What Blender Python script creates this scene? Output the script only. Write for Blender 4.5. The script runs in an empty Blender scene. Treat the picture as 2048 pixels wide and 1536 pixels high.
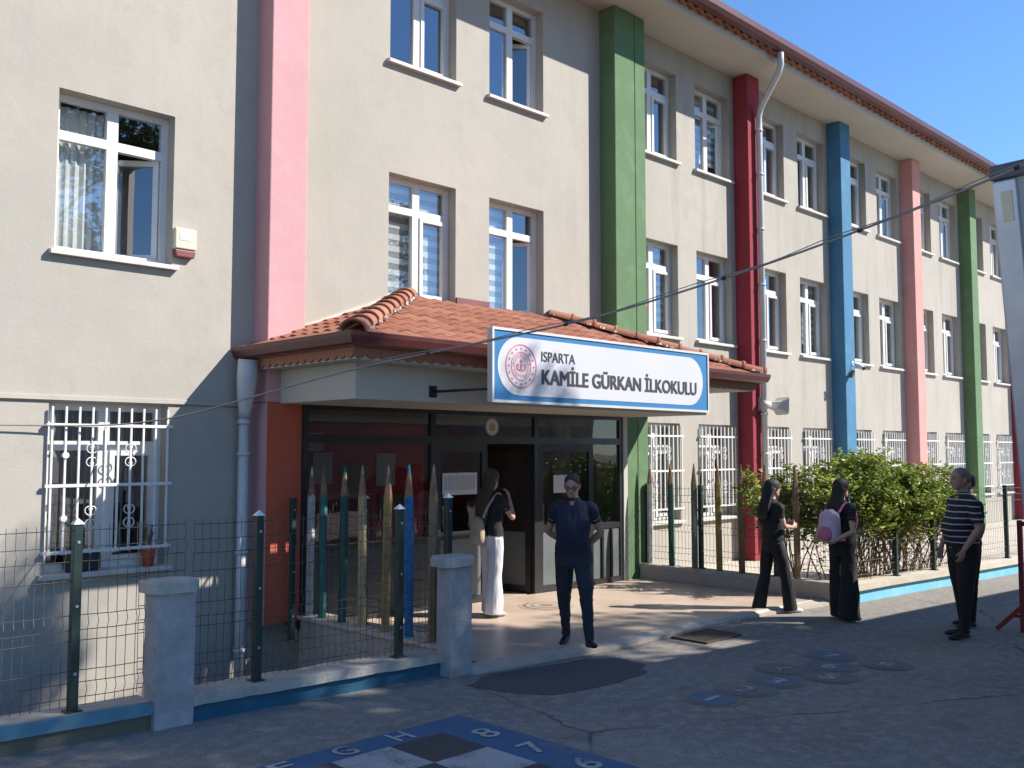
import bpy, bmesh, math, random
from mathutils import Vector, Matrix, noise, kdtree
random.seed(7)
R = math.radians
scene = bpy.context.scene
col = scene.collection

# ---------------------------------------------------------------- camera, sky, sun, exposure
PITCH, YAW, CZ = R(3.98), R(45.08), 1.95
fh = Vector((math.cos(YAW), math.sin(YAW), 0))
cam_d = bpy.data.cameras.new('camera'); cam = bpy.data.objects.new('camera', cam_d); col.objects.link(cam)
cam.location = (0, 0, CZ)
cam.rotation_euler = (fh*math.cos(PITCH)+Vector((0, 0, math.sin(PITCH)))).to_track_quat('-Z', 'Y').to_euler()
cam_d.sensor_width = 36; cam_d.lens = 1924/2048*36; cam_d.clip_end = 2000; cam_d.clip_start = .05
scene.camera = cam
SUN = Vector((-.9, 1, -1.07)).normalized()
el = math.asin(-SUN.z); az = math.atan2(-SUN.x, -SUN.y)      # clockwise from +Y
w = bpy.data.worlds.new('World'); scene.world = w; w.use_nodes = True
nt = w.node_tree; bg = nt.nodes['Background']
sky = nt.nodes.new('ShaderNodeTexSky'); sky.sky_type = 'NISHITA'; sky.sun_disc = False
sky.sun_elevation = el; sky.sun_rotation = az; sky.altitude = 0; sky.air_density = 1.1; sky.dust_density = 0; sky.ozone_density = 10
nt.links.new(sky.outputs[0], bg.inputs[0]); bg.inputs[1].default_value = .122
sd = bpy.data.lights.new('sun', 'SUN'); so = bpy.data.objects.new('sun', sd); col.objects.link(so)
sd.energy = 5.0; sd.angle = R(.53); sd.color = (1, .94, .86)
so.rotation_euler = SUN.to_track_quat('-Z', 'Y').to_euler(); so.location = (20, -20, 20)
vs = scene.view_settings; vs.view_transform = 'Standard'; vs.look = 'None'; vs.exposure = .83; vs.gamma = 1
vs.use_curve_mapping = False

# ---------------------------------------------------------------- materials
def lin(c): return tuple(((v/255)/12.92 if v/255 <= .04045 else ((v/255+.055)/1.055)**2.4) for v in c)
class NT:
    def __init__(s, name):
        s.m = bpy.data.materials.new(name); s.m.use_nodes = True
        s.t = s.m.node_tree; s.n = s.t.nodes; s.b = s.n['Principled BSDF']; s.out = s.n['Material Output']
    def new(s, t, **k):
        n = s.n.new('ShaderNode'+t)
        for a, v in k.items(): setattr(n, a, v)
        return n
    def link(s, a, b): s.t.links.new(a, b)
    def coord(s, scale=(1, 1, 1), kind='Object'):
        tc = s.new('TexCoord'); mp = s.new('Mapping'); mp.inputs['Scale'].default_value = scale
        s.link(tc.outputs[kind], mp.inputs[0]); return mp.outputs[0]
    def world(s, scale=(1, 1, 1)):
        g = s.new('NewGeometry'); mp = s.new('Mapping'); mp.inputs['Scale'].default_value = scale
        s.link(g.outputs['Position'], mp.inputs[0]); return mp.outputs[0]
    def noise(s, vec, scale, detail=4, rough=.6):
        n = s.new('TexNoise'); n.inputs['Scale'].default_value = scale; n.inputs['Detail'].default_value = detail
        n.inputs['Roughness'].default_value = rough; s.link(vec, n.inputs['Vector']); return n.outputs['Fac']
    def ramp(s, fac, stops):
        r = s.new('ValToRGB'); e = r.color_ramp.elements
        while len(e) < len(stops): e.new(.5)
        for i, (p, c) in enumerate(stops): e[i].position = p; e[i].color = (*c, 1) if len(c) == 3 else c
        s.link(fac, r.inputs[0]); return r.outputs[0]
    def mix(s, fac, a, b, mode='MIX'):
        m = s.new('Mix', data_type='RGBA', blend_type=mode)
        for i, v in ((0, fac), (6, a), (7, b)):
            if hasattr(v, 'links'): s.link(v, m.inputs[i])
            elif i == 0: m.inputs[0].default_value = v
            else: m.inputs[i].default_value = (*v, 1)
        return m.outputs[2]
    def bump(s, h, strength=.3, dist=.01):
        b = s.new('Bump'); b.inputs['Strength'].default_value = strength; b.inputs['Distance'].default_value = dist
        s.link(h, b.inputs['Height']); s.link(b.outputs[0], s.b.inputs['Normal'])
    def col(s, c): s.link(c, s.b.inputs['Base Color']) if hasattr(c, 'links') else setattr(s.b.inputs['Base Color'], 'default_value', (*c, 1))
    def rough(s, v): s.b.inputs['Roughness'].default_value = v
def simple(name, c, rough=.6, var=.12, scale=6, bump=.15, dist=.004, metal=0):
    n = NT(name); v = n.world()
    f = n.noise(v, scale, 6, .65); f2 = n.noise(v, scale*9, 3)
    a = tuple(x*(1-var) for x in c); b = tuple(min(1, x*(1+var)) for x in c)
    n.col(n.ramp(f, [(.3, a), (.7, b)])); n.rough(rough); n.b.inputs['Metallic'].default_value = metal
    if bump: n.bump(f2, bump, dist)
    return n.m
def plaster(name, c, dirt, streak=0, facade=False):
    n = NT(name); v = n.world()
    big = n.noise(v, .55, 5, .6); mid = n.noise(v, 3.2, 5, .65); fine = n.noise(v, 45, 4, .7)
    base = n.mix(n.ramp(big, [(.32, (0, 0, 0)), (.7, (1, 1, 1))]), c, (c[0]*.86, c[1]*.885, c[2]*.86))
    base = n.mix(n.ramp(mid, [(.50, (0, 0, 0)), (.72, (.75, .75, .75))]), base, dirt)
    if streak:
        sv = n.world((2.6, 2.6, .22)); st = n.noise(sv, 1.6, 6, .7)
        fac = n.ramp(st, [(.5, (0, 0, 0)), (.72, (streak,)*3)])
        if facade:                                   # rain streaks: strong on the older right wing, faint on the repainted left part
            sp = n.new('SeparateXYZ'); n.link(n.world((.02, .02, .02)), sp.inputs[0])
            fac = n.mix(1, fac, n.ramp(sp.outputs[0], [(.19, (.22, .22, .22)), (.25, (1, 1, 1))]), 'MULTIPLY')
        base = n.mix(fac, base, tuple(x*.66 for x in dirt))
    n.col(base); n.rough(.9)
    h = n.mix(.35, n.noise(v, 4.5, 6, .6), fine); n.bump(h, .34, .02); return n.m
M = {}
M['wall'] = plaster('wall_plaster', (.386, .353, .307), (.336, .307, .273), .5, True)
M['white_wall'] = plaster('soffit_plaster', (.487, .458, .403), (.462, .428, .378), .1)
M['pink'] = plaster('pink_paint', (.538, .290, .302), (.504, .319, .323), .15)
M['green'] = plaster('green_paint', (.099, .181, .084), (.134, .214, .113), .35)
M['red'] = plaster('red_paint', (.27, .026, .040), (.23, .035, .045), .25)
M['blue'] = plaster('blue_paint', (.052, .172, .298), (.076, .202, .311), .2)
M['coral'] = plaster('coral_paint', (.60, .27, .245), (.56, .31, .29), .25)
M['shade_red'] = plaster('canopy_shade_red', (.50, .10, .05), (.42, .085, .05), .1)  # red tone standing in for canopy shade on the pink pilaster
M['upvc'] = simple('white_upvc', (.622, .613, .588), .35, .05, 3, .03)
M['sill'] = simple('sill_marble', (.521, .487, .437), .5, .12, 8, .1)
M['grille'] = simple('white_bar_paint', (.655, .647, .622), .45, .06, 10, .1)
M['gutter'] = simple('maroon_gutter', (.088, .024, .022), .38, .18, 4, .05)
M['tile'] = None
M['mortar'] = simple('mortar', (.462, .420, .378), .9, .2, 20, .6, .01)
M['pipe'] = simple('pipe_white', (.462, .470, .470), .45, .1, 3, .05)
M['concrete'] = simple('concrete', (.36, .34, .30), .9, .22, 5, .6, .01)
M['pillar'] = simple('pillar_paint', (.322, .313, .313), .85, .22, 7, .6, .012)
M['dark_frame'] = simple('dark_aluminium', (.018, .017, .018), .4, .2, 5, .05)
M['dark_panel'] = simple('dark_panel', (.04, .046, .044), .5, .15, 3, .05)
M['grey_panel'] = simple('grey_panel', (.11, .125, .125), .5, .12, 3, .05)
M['post'] = simple('green_post', (.008, .026, .020), .45, .25, 6, .1)
M['wire'] = simple('wire', (.045, .05, .045), .55, .2, 9, 0)
M['cap'] = simple('cap_white', (.6, .62, .66), .5, .08, 9, .05)
M['blue_base'] = plaster('blue_base_paint', (.016, .095, .165), (.04, .12, .18), .3)
M['lightblue_base'] = plaster('light_blue_paint', (.16, .46, .62), (.3, .5, .58), .3)
M['khaki_base'] = plaster('khaki_base_paint', (.13, .12, .085), (.10, .10, .08), .3)
M['garden'] = simple('garden_soil', (.22, .18, .14), .95, .3, 4, .8, .03)
M['court'] = simple('courtyard_paving', (.487, .437, .361), .85, .12, 2.5, .3, .006)
M['side'] = plaster('platform_side', (.42, .35, .31), (.36, .31, .28), .2)
M['marble'] = simple('white_marble', (.42, .37, .315), .45, .15, 5, .1)
M['wood'] = simple('pencil_wood', (.20, .115, .065), .8, .4, 14, .3)
M['cable'] = simple('cable_grey', (.24, .205, .19), .6, .2, 9, .1)
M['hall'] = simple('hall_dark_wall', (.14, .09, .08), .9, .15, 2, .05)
M['interior'] = simple('interior_wall', (.30, .275, .245), .9, .1, 2, .05)
M['interior_dark'] = simple('interior_dark', (.06, .03, .025), .7, .2, 2, .05)
M['board'] = simple('red_board', (.33, .03, .04), .7, .12, 3, .05)
M['paper'] = simple('paper', (.490, .476, .476), .8, .04, 6, 0)
M['paper_print'] = simple('paper_print', (.36, .34, .36), .8, .1, 30, 0)
M['blind'] = simple('blind_fabric', (.70, .69, .66), .9, .05, 5, .05)
M['blind_sheer'] = simple('blind_sheer_band', (.34, .34, .35), .9, .05, 5, .05)
M['truck'] = simple('truck_panel', (.336, .344, .336), .5, .06, 2, .05)
M['alu'] = simple('aluminium', (.437, .470, .538), .32, .12, 3, .1, .004, .7)
M['rubber'] = simple('rubber', (.02, .02, .02), .8, .2, 8, .2)
M['redmetal'] = simple('red_metal', (.22, .012, .02), .45, .15, 6, .05)
M['iron'] = simple('rusty_iron', (.055, .04, .032), .7, .3, 20, .3)
M['horn'] = simple('horn_grey', (.420, .412, .386), .5, .06, 6, .05)
M['plastic_cream'] = simple('cream_plastic', (.605, .554, .386), .45, .05, 6, .03)
M['plastic_red'] = simple('dark_red_plastic', (.17, .04, .045), .45, .1, 6, .03)
M['pot'] = simple('orange_pot', (.5, .07, .03), .5, .1, 6, .05)
M['black'] = simple('black_plastic', (.015, .015, .016), .5, .2, 6, .05)
M['bark'] = simple('bark', (.10, .07, .05), .95, .35, 12, .9, .03)
M['twig'] = simple('twig', (.20, .14, .10), .9, .3, 12, .3)
M['sign_blue'] = simple('sign_blue', (.038, .168, .361), .35, .03, 2, 0)
M['sign_white'] = simple('sign_white', (.521, .521, .554), .35, .02, 2, 0)
M['sign_text'] = simple('sign_text_grey', (.055, .053, .055), .45, .05, 2, 0)
M['emblem'] = simple('emblem_red', (.62, .12, .13), .5, .05, 2, 0)
M['gold'] = simple('rosette_gold', (.30, .24, .10), .5, .2, 9, 0)
M['sign_edge'] = simple('sign_rim', (.521, .512, .487), .45, .06, 4, .03)
M['magenta'] = simple('pink_paper', (.62, .12, .22), .7, .1, 9, 0)
M['maroon_strip'] = simple('maroon_flashing', (.17, .05, .055), .5, .12, 5, .05)

def tile_mat():
    n = NT('terracotta_tile'); oi = n.new('ObjectInfo'); v = n.world()
    c = n.ramp(oi.outputs['Random'], [(0, (.227, .08, .046)), (.35, (.30, .118, .071)), (.7, (.27, .097, .055)), (1, (.353, .16, .10))])
    c = n.mix(n.ramp(n.noise(v, 16, 5, .7), [(.5, (0, 0, 0)), (.75, (.6, .6, .6))]), c, (.20, .076, .046))
    n.col(c); n.rough(.85); n.bump(n.noise(v, 60, 4), .3, .005); return n.m
M['tile'] = tile_mat()
def glass_mat(name, refl=.2, tint=(.8, .85, .85)):
    n = NT(name); n.n.remove(n.b)
    tr = n.new('BsdfTransparent'); tr.inputs[0].default_value = (*tint, 1)
    gl = n.new('BsdfGlossy'); gl.inputs['Roughness'].default_value = .015; gl.inputs[0].default_value = (.95, .97, 1, 1)
    lw_ = n.new('LayerWeight'); lw_.inputs[0].default_value = .5                 # facing: the same from either side of the pane
    pw = n.new('Math', operation='POWER'); pw.inputs[1].default_value = 4; n.link(lw_.outputs['Facing'], pw.inputs[0])
    ad = n.new('Math', operation='MULTIPLY_ADD'); ad.inputs[1].default_value = .8; ad.inputs[2].default_value = refl+.03; n.link(pw.outputs[0], ad.inputs[0]); ad.use_clamp = True
    # panes are never optically flat: slight waviness in what they mirror
    v = n.world(); b = n.new('Bump'); b.inputs['Strength'].default_value = .05; b.inputs['Distance'].default_value = .05
    n.link(n.noise(v, 1.6, 2, .5), b.inputs['Height']); n.link(b.outputs[0], gl.inputs['Normal'])
    mx = n.new('MixShader'); n.link(ad.outputs[0], mx.inputs[0]); n.link(tr.outputs[0], mx.inputs[1]); n.link(gl.outputs[0], mx.inputs[2])
    n.link(mx.outputs[0], n.out.inputs[0]); return n.m
M['glass'] = glass_mat('window_glass', .19, (.80, .84, .85))
M['door_glass'] = glass_mat('door_glass', .035, (.55, .58, .58))
def asphalt():
    n = NT('asphalt'); v = n.world()
    sp = n.noise(v, 75, 4, .85); mid = n.noise(v, 9, 6, .7); big = n.noise(v, .45, 5, .6)
    c = n.ramp(big, [(.3, (.145, .128, .108)), (.7, (.25, .222, .188))])
    c = n.mix(n.ramp(mid, [(.47, (0, 0, 0)), (.62, (.8, .8, .8))]), c, (.34, .30, .25))
    st = n.noise(v, 2.3, 6, .7); c = n.mix(n.ramp(st, [(.54, (0, 0, 0)), (.68, (.65, .65, .65))]), c, (.095, .086, .076))
    gr = n.noise(v, 28, 5, .8); c = n.mix(n.ramp(gr, [(.5, (0, 0, 0)), (.7, (.7, .7, .7))]), c, (.27, .25, .22))
    c = n.mix(n.ramp(gr, [(.3, (.7, .7, .7)), (.45, (0, 0, 0))]), c, (.05, .047, .044))
    c = n.mix(n.ramp(sp, [(.45, (0, 0, 0)), (.66, (.85, .85, .85))]), c, (.25, .24, .225))
    c = n.mix(n.ramp(sp, [(.34, (.85, .85, .85)), (.45, (0, 0, 0))]), c, (.035, .034, .034))
    # cracks with a shape of their own
    dv = n.new('Mix', data_type='VECTOR'); dv.inputs[0].default_value = .22
    nn = n.new('TexNoise'); nn.inputs['Scale'].default_value = 2.2; nn.inputs['Detail'].default_value = 6; n.link(v, nn.inputs['Vector'])
    n.link(v, dv.inputs[4]); n.link(nn.outputs['Color'], dv.inputs[5])
    vo = n.new('TexVoronoi', feature='DISTANCE_TO_EDGE'); vo.inputs['Scale'].default_value = .24; n.link(dv.outputs[1], vo.inputs['Vector'])
    ck0 = n.ramp(vo.outputs['Distance'], [(.0, (1, 1, 1)), (.0045, (0, 0, 0))])
    ck = n.mix(1, ck0, n.ramp(n.noise(v, .7, 3), [(.45, (0, 0, 0)), (.6, (.8, .8, .8))]), 'MULTIPLY')
    c = n.mix(ck, c, (.025, .024, .024))
    n.col(c); n.rough(.92); n.bump(n.mix(.5, sp, gr), .9, .012); return n.m
M['asphalt'] = asphalt()
M['patch'] = simple('fresh_asphalt', (.085, .08, .076), .9, .35, 45, .7, .006)
def paint(name, c, wear=.5, under=(.15, .14, .125)):
    n = NT(name); v = n.world()
    f = n.noise(v, 32, 6, .9); g = n.noise(v, 3, 4, .6); q = n.new('Math', operation='ADD'); n.link(f, q.inputs[0]); n.link(g, q.inputs[1])
    h = n.new('Math', operation='MULTIPLY'); h.inputs[1].default_value = .5; n.link(q.outputs[0], h.inputs[0])
    n.col(n.mix(n.ramp(h.outputs[0], [(.64-wear*.22, (1, 1, 1)), (.74-wear*.2, (0, 0, 0))]), under, c)); n.rough(.85); n.bump(n.noise(v, 120, 3), .5, .005)
    return n.m
M['p_blue'] = paint('blue_road_paint', (.04, .105, .20), .5)
M['p_white'] = paint('white_road_paint', (.36, .36, .36), .72)
M['p_black'] = paint('black_road_paint', (.055, .052, .05), .3)
M['p_blue_worn'] = paint('worn_blue_road_paint', (.075, .14, .22), .95)
M['p_red'] = paint('red_road_paint', (.22, .13, .12), 1.1)
M['p_pink'] = paint('pink_road_paint', (.24, .16, .155), 1.05)
M['p_green'] = paint('green_road_paint', (.14, .19, .13), .8)
M['p_yellow'] = paint('yellow_road_paint', (.24, .19, .10), .9)
def floor_mat():
    n = NT('terrazzo_floor'); v = n.world()
    c = n.ramp(n.noise(v, 1.3, 6, .7), [(.3, (.40, .295, .225)), (.6, (.52, .41, .315)), (.75, (.45, .33, .25))])
    c = n.mix(n.ramp(n.noise(v, 22, 5, .7), [(.5, (0, 0, 0)), (.75, (.6, .6, .6))]), c, (.52, .44, .36))
    n.col(c); n.rough(.42); n.bump(n.noise(v, 14, 4), .12, .004); return n.m
M['floor'] = floor_mat()
M['ring'] = simple('ring_inlay', (.420, .353, .277), .45, .1, 9, .05)
M['ring_dark'] = simple('ring_inlay_dark', (.26, .16, .12), .45, .1, 9, .05)
def leaf_mat(name, a, b):
    n = NT(name); oi = n.new('NewGeometry')
    c = n.ramp(oi.outputs['Random Per Island'], [(0, a), (.55, tuple((x+y)/2 for x, y in zip(a, b))), (1, b)])
    n.col(c); n.rough(.45)
    tl = n.new('BsdfTranslucent'); n.link(c, tl.inputs[0]); mx = n.new('MixShader'); mx.inputs[0].default_value = .35
    n.link(n.b.outputs[0], mx.inputs[1]); n.link(tl.outputs[0], mx.inputs[2]); n.link(mx.outputs[0], n.out.inputs[0]); return n.m
M['leaf'] = leaf_mat('shrub_leaf', (.085, .15, .018), (.40, .44, .075))
M['leaf_dry'] = leaf_mat('dry_leaf', (.12, .10, .03), (.22, .16, .06))
M['tree_leaf'] = leaf_mat('tree_leaf', (.03, .06, .015), (.07, .12, .03))
M['cactus'] = simple('cactus', (.12, .10, .05), .8, .3, 20, .4)

# ---------------------------------------------------------------- object helpers
WM = {}
def basis(o): return Matrix.LocRotScale(o.location, o.rotation_euler, o.scale)
def setp(o, parent):
    if parent is not None:
        o.parent = parent; o.matrix_parent_inverse = WM[parent.name].inverted()
    WM[o.name] = basis(o); return o
def tag(o, label, cat, group=None):
    o['label'] = label; o['category'] = cat
    if group: o['group'] = group
    return o
def empty(name, loc, label=None, cat=None, group=None, parent=None):
    o = bpy.data.objects.new(name, None); o.location = loc; o.empty_display_size = .1; col.objects.link(o); setp(o, parent)
    if label: tag(o, label, cat, group)
    return o
def put(name, me, parent=None, loc=(0, 0, 0), rot=(0, 0, 0), scale=(1, 1, 1)):
    o = bpy.data.objects.new(name, me); o.location = loc; o.rotation_euler = rot; o.scale = scale; col.objects.link(o); return setp(o, parent)
def structure(o): o['kind'] = 'structure'; return o
def stuff(o): o['kind'] = 'stuff'; return o
class MB:
    def __init__(s): s.v = []; s.f = []; s.mi = []; s.cur = 0; s.sm = []
    def add(s, vs, fs, smooth=False):
        b = len(s.v); s.v += [tuple(p) for p in vs]
        for f in fs: s.f.append([i+b for i in f]); s.mi.append(s.cur); s.sm.append(smooth)
        return s
    def box(s, x0, x1, y0, y1, z0, z1):
        return s.add([(x0, y0, z0), (x1, y0, z0), (x1, y1, z0), (x0, y1, z0), (x0, y0, z1), (x1, y0, z1), (x1, y1, z1), (x0, y1, z1)],
                     [(0, 3, 2, 1), (4, 5, 6, 7), (0, 1, 5, 4), (1, 2, 6, 5), (2, 3, 7, 6), (3, 0, 4, 7)])
    def obox(s, mat, dx, dy, dz):
        vs = [mat @ Vector((x, y, z)) for z in (-dz, dz) for x, y in ((-dx, -dy), (dx, -dy), (dx, dy), (-dx, dy))]
        return s.add(vs, [(0, 3, 2, 1), (4, 5, 6, 7), (0, 1, 5, 4), (1, 2, 6, 5), (2, 3, 7, 6), (3, 0, 4, 7)])
    def loft(s, rings, smooth=True, cap=True):
        n = len(rings[0]); vs = [p for r in rings for p in r]; fs = []
        for i in range(len(rings)-1):
            for k in range(n):
                a = i*n+k; b = i*n+(k+1) % n; fs.append((a, b, b+n, a+n))
        b0 = len(s.v); s.add(vs, fs, smooth)
        if cap:
            s.f.append([b0+k for k in range(n)][::-1]); s.f.append([b0+(len(rings)-1)*n+k for k in range(n)])
            s.mi += [s.cur]*2; s.sm += [False]*2
        return s
    def tube(s, pts, r, n=8, smooth=True, cap=True, ref=None):
        pts = [Vector(p) for p in pts]; rings = []; prev = None
        for i, p in enumerate(pts):
            d = (pts[min(i+1, len(pts)-1)]-pts[max(i-1, 0)]).normalized()
            if prev is None:
                a = Vector(ref) if ref else (Vector((0, 0, 1)) if abs(d.z) < .9 else Vector((1, 0, 0)))
            else: a = prev
            u = (a-d*a.dot(d)).normalized(); prev = u; vv = d.cross(u)
            rr = r[i] if isinstance(r, (list, tuple)) else r
            rings.append([p+(u*math.cos(2*math.pi*k/n)+vv*math.sin(2*math.pi*k/n))*rr for k in range(n)])
        return s.loft(rings, smooth, cap)
    def extrude(s, prof, a, b, axis):          # prof: list of (p,q) ; axis 'x': (y,z) profile from x=a..b
        m = {'x': lambda t, p, q: (t, p, q), 'y': lambda t, p, q: (p, t, q)}[axis]
        return s.loft([[m(a, *p) for p in prof], [m(b, *p) for p in prof]], False, True)
    def mesh(s, name, mats):
        me = bpy.data.meshes.new(name); me.from_pydata(s.v, [], s.f)
        for m in (mats if isinstance(mats, (list, tuple)) else [mats]): me.materials.append(m)
        me.polygons.foreach_set('material_index', s.mi); me.polygons.foreach_set('use_smooth', s.sm)
        bm = bmesh.new(); bm.from_mesh(me); bmesh.ops.recalc_face_normals(bm, faces=bm.faces); bm.to_mesh(me); bm.free()
        me.update(); return me
    def build(s, name, mats, parent=None, **k): return put(name, s.mesh(name, mats), parent, **k)
def bevel(o, width=.01, seg=2):
    m = o.modifiers.new('bevel', 'BEVEL'); m.width = width; m.segments = seg; m.limit_method = 'ANGLE'; m.harden_normals = False; return o
def box_obj(name, b, mat, parent=None, bev=0):
    o = MB().box(*b).build(name, mat, parent)
    if bev: bevel(o, bev)
    return o
def text_mesh(body, size=1.0, extrude=0, bold=0):
    cu = bpy.data.curves.new('txt', 'FONT'); cu.body = body; cu.size = size; cu.extrude = extrude; cu.offset = bold; cu.resolution_u = 4
    cu.align_x = 'LEFT'; ob = bpy.data.objects.new('txt', cu); col.objects.link(ob)
    dg = bpy.context.evaluated_depsgraph_get(); me = bpy.data.meshes.new_from_object(ob.evaluated_get(dg))
    bpy.data.objects.remove(ob); bpy.data.curves.remove(cu)
    if not me.materials: me.materials.append(None)
    return me
def fit_text(body, x0, x1, z0, z1, bold=0, extrude=0):
    """mesh scaled so that its ink fills the rectangle, in the xy plane"""
    me = text_mesh(body, 1, extrude, bold); xs = [v.co.x for v in me.vertices]; ys = [v.co.y for v in me.vertices]
    a, b, c, d = min(xs), max(xs), min(ys), max(ys)
    for v in me.vertices: v.co.x = x0+(v.co.x-a)/(b-a)*(x1-x0); v.co.y = z0+(v.co.y-c)/(d-c)*(z1-z0)
    return me

# ---------------------------------------------------------------- ground
g = MB()
XL, XR, YN, YF = -400, 400, -400, 400
g.add([(XL, YN, 0), (XR, YN, 0), (XR, 6.35, 0), (5.72, 6.35, 0), (5.72, 6.56, 0), (-6, 7.45, 0), (XL, 7.45, 0)], [(0, 1, 2, 3, 4, 5, 6)])
g.add([(5.72, 6.35, 0), (XR, 6.35, 0), (XR, YF, 0), (5.72, YF, 0)], [(0, 1, 2, 3)])
g.add([(XL, 14, 0), (5.72, 14, 0), (5.72, YF, 0), (XL, YF, 0)], [(0, 1, 2, 3)])
g.add([(XL, 7.45, 0), (-6, 7.45, 0), (-6, 14, 0), (XL, 14, 0)], [(0, 1, 2, 3)])
structure(g.build('ground', M['asphalt']))
structure(box_obj('garden_ground', (-6, 5.70, 6.45, 9.4, -1.2, -1.0), M['garden']))
structure(MB().loft([[(11.80, 5.85, z), (40, 3.2, z), (40, 9.3, z), (11.80, 9.3, z)] for z in (-.1, .045)], False).build('courtyard_paving', M['court']))
# platform in front of the door
p = MB()
n = 14
top = [(5.98, 6.40), (7.5, 6.20), (10.1, 6.20), (11.60, 6.02), (11.60, 8.94), (5.98, 8.94)]
p.loft([[(x, y, -.05) for x, y in top], [(x, y, .06) for x, y in top]], False)
plat = structure(p.build('entrance_platform', M['floor']))
th = MB(); fr = [(5.80, 6.28), (7.5, 6.09), (10.1, 6.09), (11.60, 5.90)]; bk = [(5.80, 6.44), (7.5, 6.24), (10.1, 6.24), (11.60, 6.06)]
lo = [(x, y, -.02) for x, y in fr+bk[::-1]]; hi = [(x, y, .035 if i < 4 else .066) for i, (x, y) in enumerate(fr+bk[::-1])]
th.loft([lo, hi], False); th.build('threshold', M['marble'], plat)
for rr, m, z in ((.34, 'ring', .063), (.29, 'ring_dark', .0642), (.255, 'ring', .0654), (.19, 'ring_dark', .0666), (.165, 'ring', .0678), (.09, 'ring_dark', .069)):
    MB().add([(8.72+rr*math.cos(a*math.tau/40), 8.15+rr*math.sin(a*math.tau/40), z) for a in range(40)], [tuple(range(40))]).build('ring_inlay', M[m], plat)
# fresh asphalt patch with irregular rim
pp = [(5.50, 6.02), (5.60, 5.58), (5.80, 5.32), (6.15, 5.24), (6.55, 5.22), (6.95, 5.28), (7.18, 5.48), (7.22, 5.78), (6.95, 5.98), (6.4, 6.08), (5.9, 6.2)]
ring = []
for i in range(len(pp)):
    a, b = Vector(pp[i]), Vector(pp[(i+1) % len(pp)])
    for t in range(6):
        q = a.lerp(b, t/6); q += Vector((noise.noise(Vector((q.x*4, q.y*4, 1))), noise.noise(Vector((q.x*4, q.y*4, 7)))))*.05; ring.append(q)
cx, cy = 6.3, 5.65
structure(MB().loft([[(q.x, q.y, -.01) for q in ring], [(q.x, q.y, .006) for q in ring], [(cx+(q.x-cx)*.96, cy+(q.y-cy)*.96, .014) for q in ring]], False).build('asphalt_patch', M['patch']))

# painted chessboard
board = empty('painted_chessboard', (2.9, 3.6, .004), 'blue bordered chessboard painted on the asphalt with white letters and numbers', 'ground painting')
S = .457; bx1, by1 = 4.47, 5.17; bx0, by0 = bx1-8*S, by1-8*S
bd = MB()
for a in ((bx0-.38, bx1+.38, by1, by1+.25), (bx0-.38, bx1+.38, by0-.25, by0), (bx0-.38, bx0, by0, by1), (bx1, bx1+.38, by0, by1)):
    bd.add([(a[0], a[2], .004), (a[1], a[2], .004), (a[1], a[3], .004), (a[0], a[3], .004)], [(0, 1, 2, 3)])
bd.build('border', M['p_blue'], board)
sq = {}
for nm in ('p_black', 'p_white'): sq[nm] = MB().add([(0, 0, 0), (S, 0, 0), (S, S, 0), (0, S, 0)], [(0, 1, 2, 3)]).mesh('square', M[nm])
for i in range(8):
    for j in range(8): put('square', sq['p_black' if (i+j) % 2 == 0 else 'p_white'], board, (bx1-S*(i+1), by1-S*(j+1), .0045))
def ground_text(body, cx, cy, h, w, rot, mat, parent, z):
    me = fit_text(body, -w/2, w/2, -h/2, h/2, .015); me.materials[0] = mat
    return put('painted_letter', me, parent, (cx, cy, z), (0, 0, rot))
for i, ch in enumerate('HGFEDCBA'): ground_text(ch, bx1-S*(i+.5)-.04, by1+.125, .19, .15, 0, M['p_white'], board, .009)
for i, ch in enumerate('87654321'): ground_text(ch, bx1+.2, by1-S*(i+.5), .22, .06 if ch == '1' else .15, 0, M['p_white'], board, .009)
# hopscotch circles
hop = empty('painted_hopscotch', (7.5, 4.3, .004), 'row of faded blue and red circles with numbers painted on asphalt', 'ground painting')
for i, (x, y, m, r, ch, ry) in enumerate(((6.58, 4.36, 'p_blue_worn', .20, '1', 'p_yellow'), (7.01, 4.33, 'p_pink', .21, '2', 'p_green'), (7.45, 4.30, 'p_blue_worn', .20, '3', 'p_green'),
        (7.90, 4.50, 'p_red', .20, '4', 'p_red'), (7.92, 4.06, 'p_red', .20, '5', 'p_red'), (8.30, 4.24, 'p_blue_worn', .20, '6', 'p_pink'), (8.72, 4.45, 'p_blue_worn', .20, '7', 'p_pink'), (8.72, 3.92, 'p_pink', .19, '8', 'p_pink'))):
    for rr, mm, z in ((r+.045, ry, .003), (r, m, .006)):
        MB().add([(x+rr*math.cos(a*math.tau/28), y+rr*math.sin(a*math.tau/28), z+i*.0002) for a in range(28)], [tuple(range(28))]).build('painted_circle', M[mm], hop)
    ground_text(ch, x, y, .20, .05 if ch == '1' else .13, R(-90), M['p_white'], hop, .0095)

# faint painted line by the man in stripes
a_, b_ = Vector((11.17, 4.66, .004)), Vector((11.39, 3.61, .004)); n_ = (b_-a_).normalized().cross(Vector((0, 0, 1)))*.018
structure(MB().add([a_-n_, b_-n_, b_+n_, a_+n_], [(0, 1, 2, 3)]).build('painted_line', M['p_white']))
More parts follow.
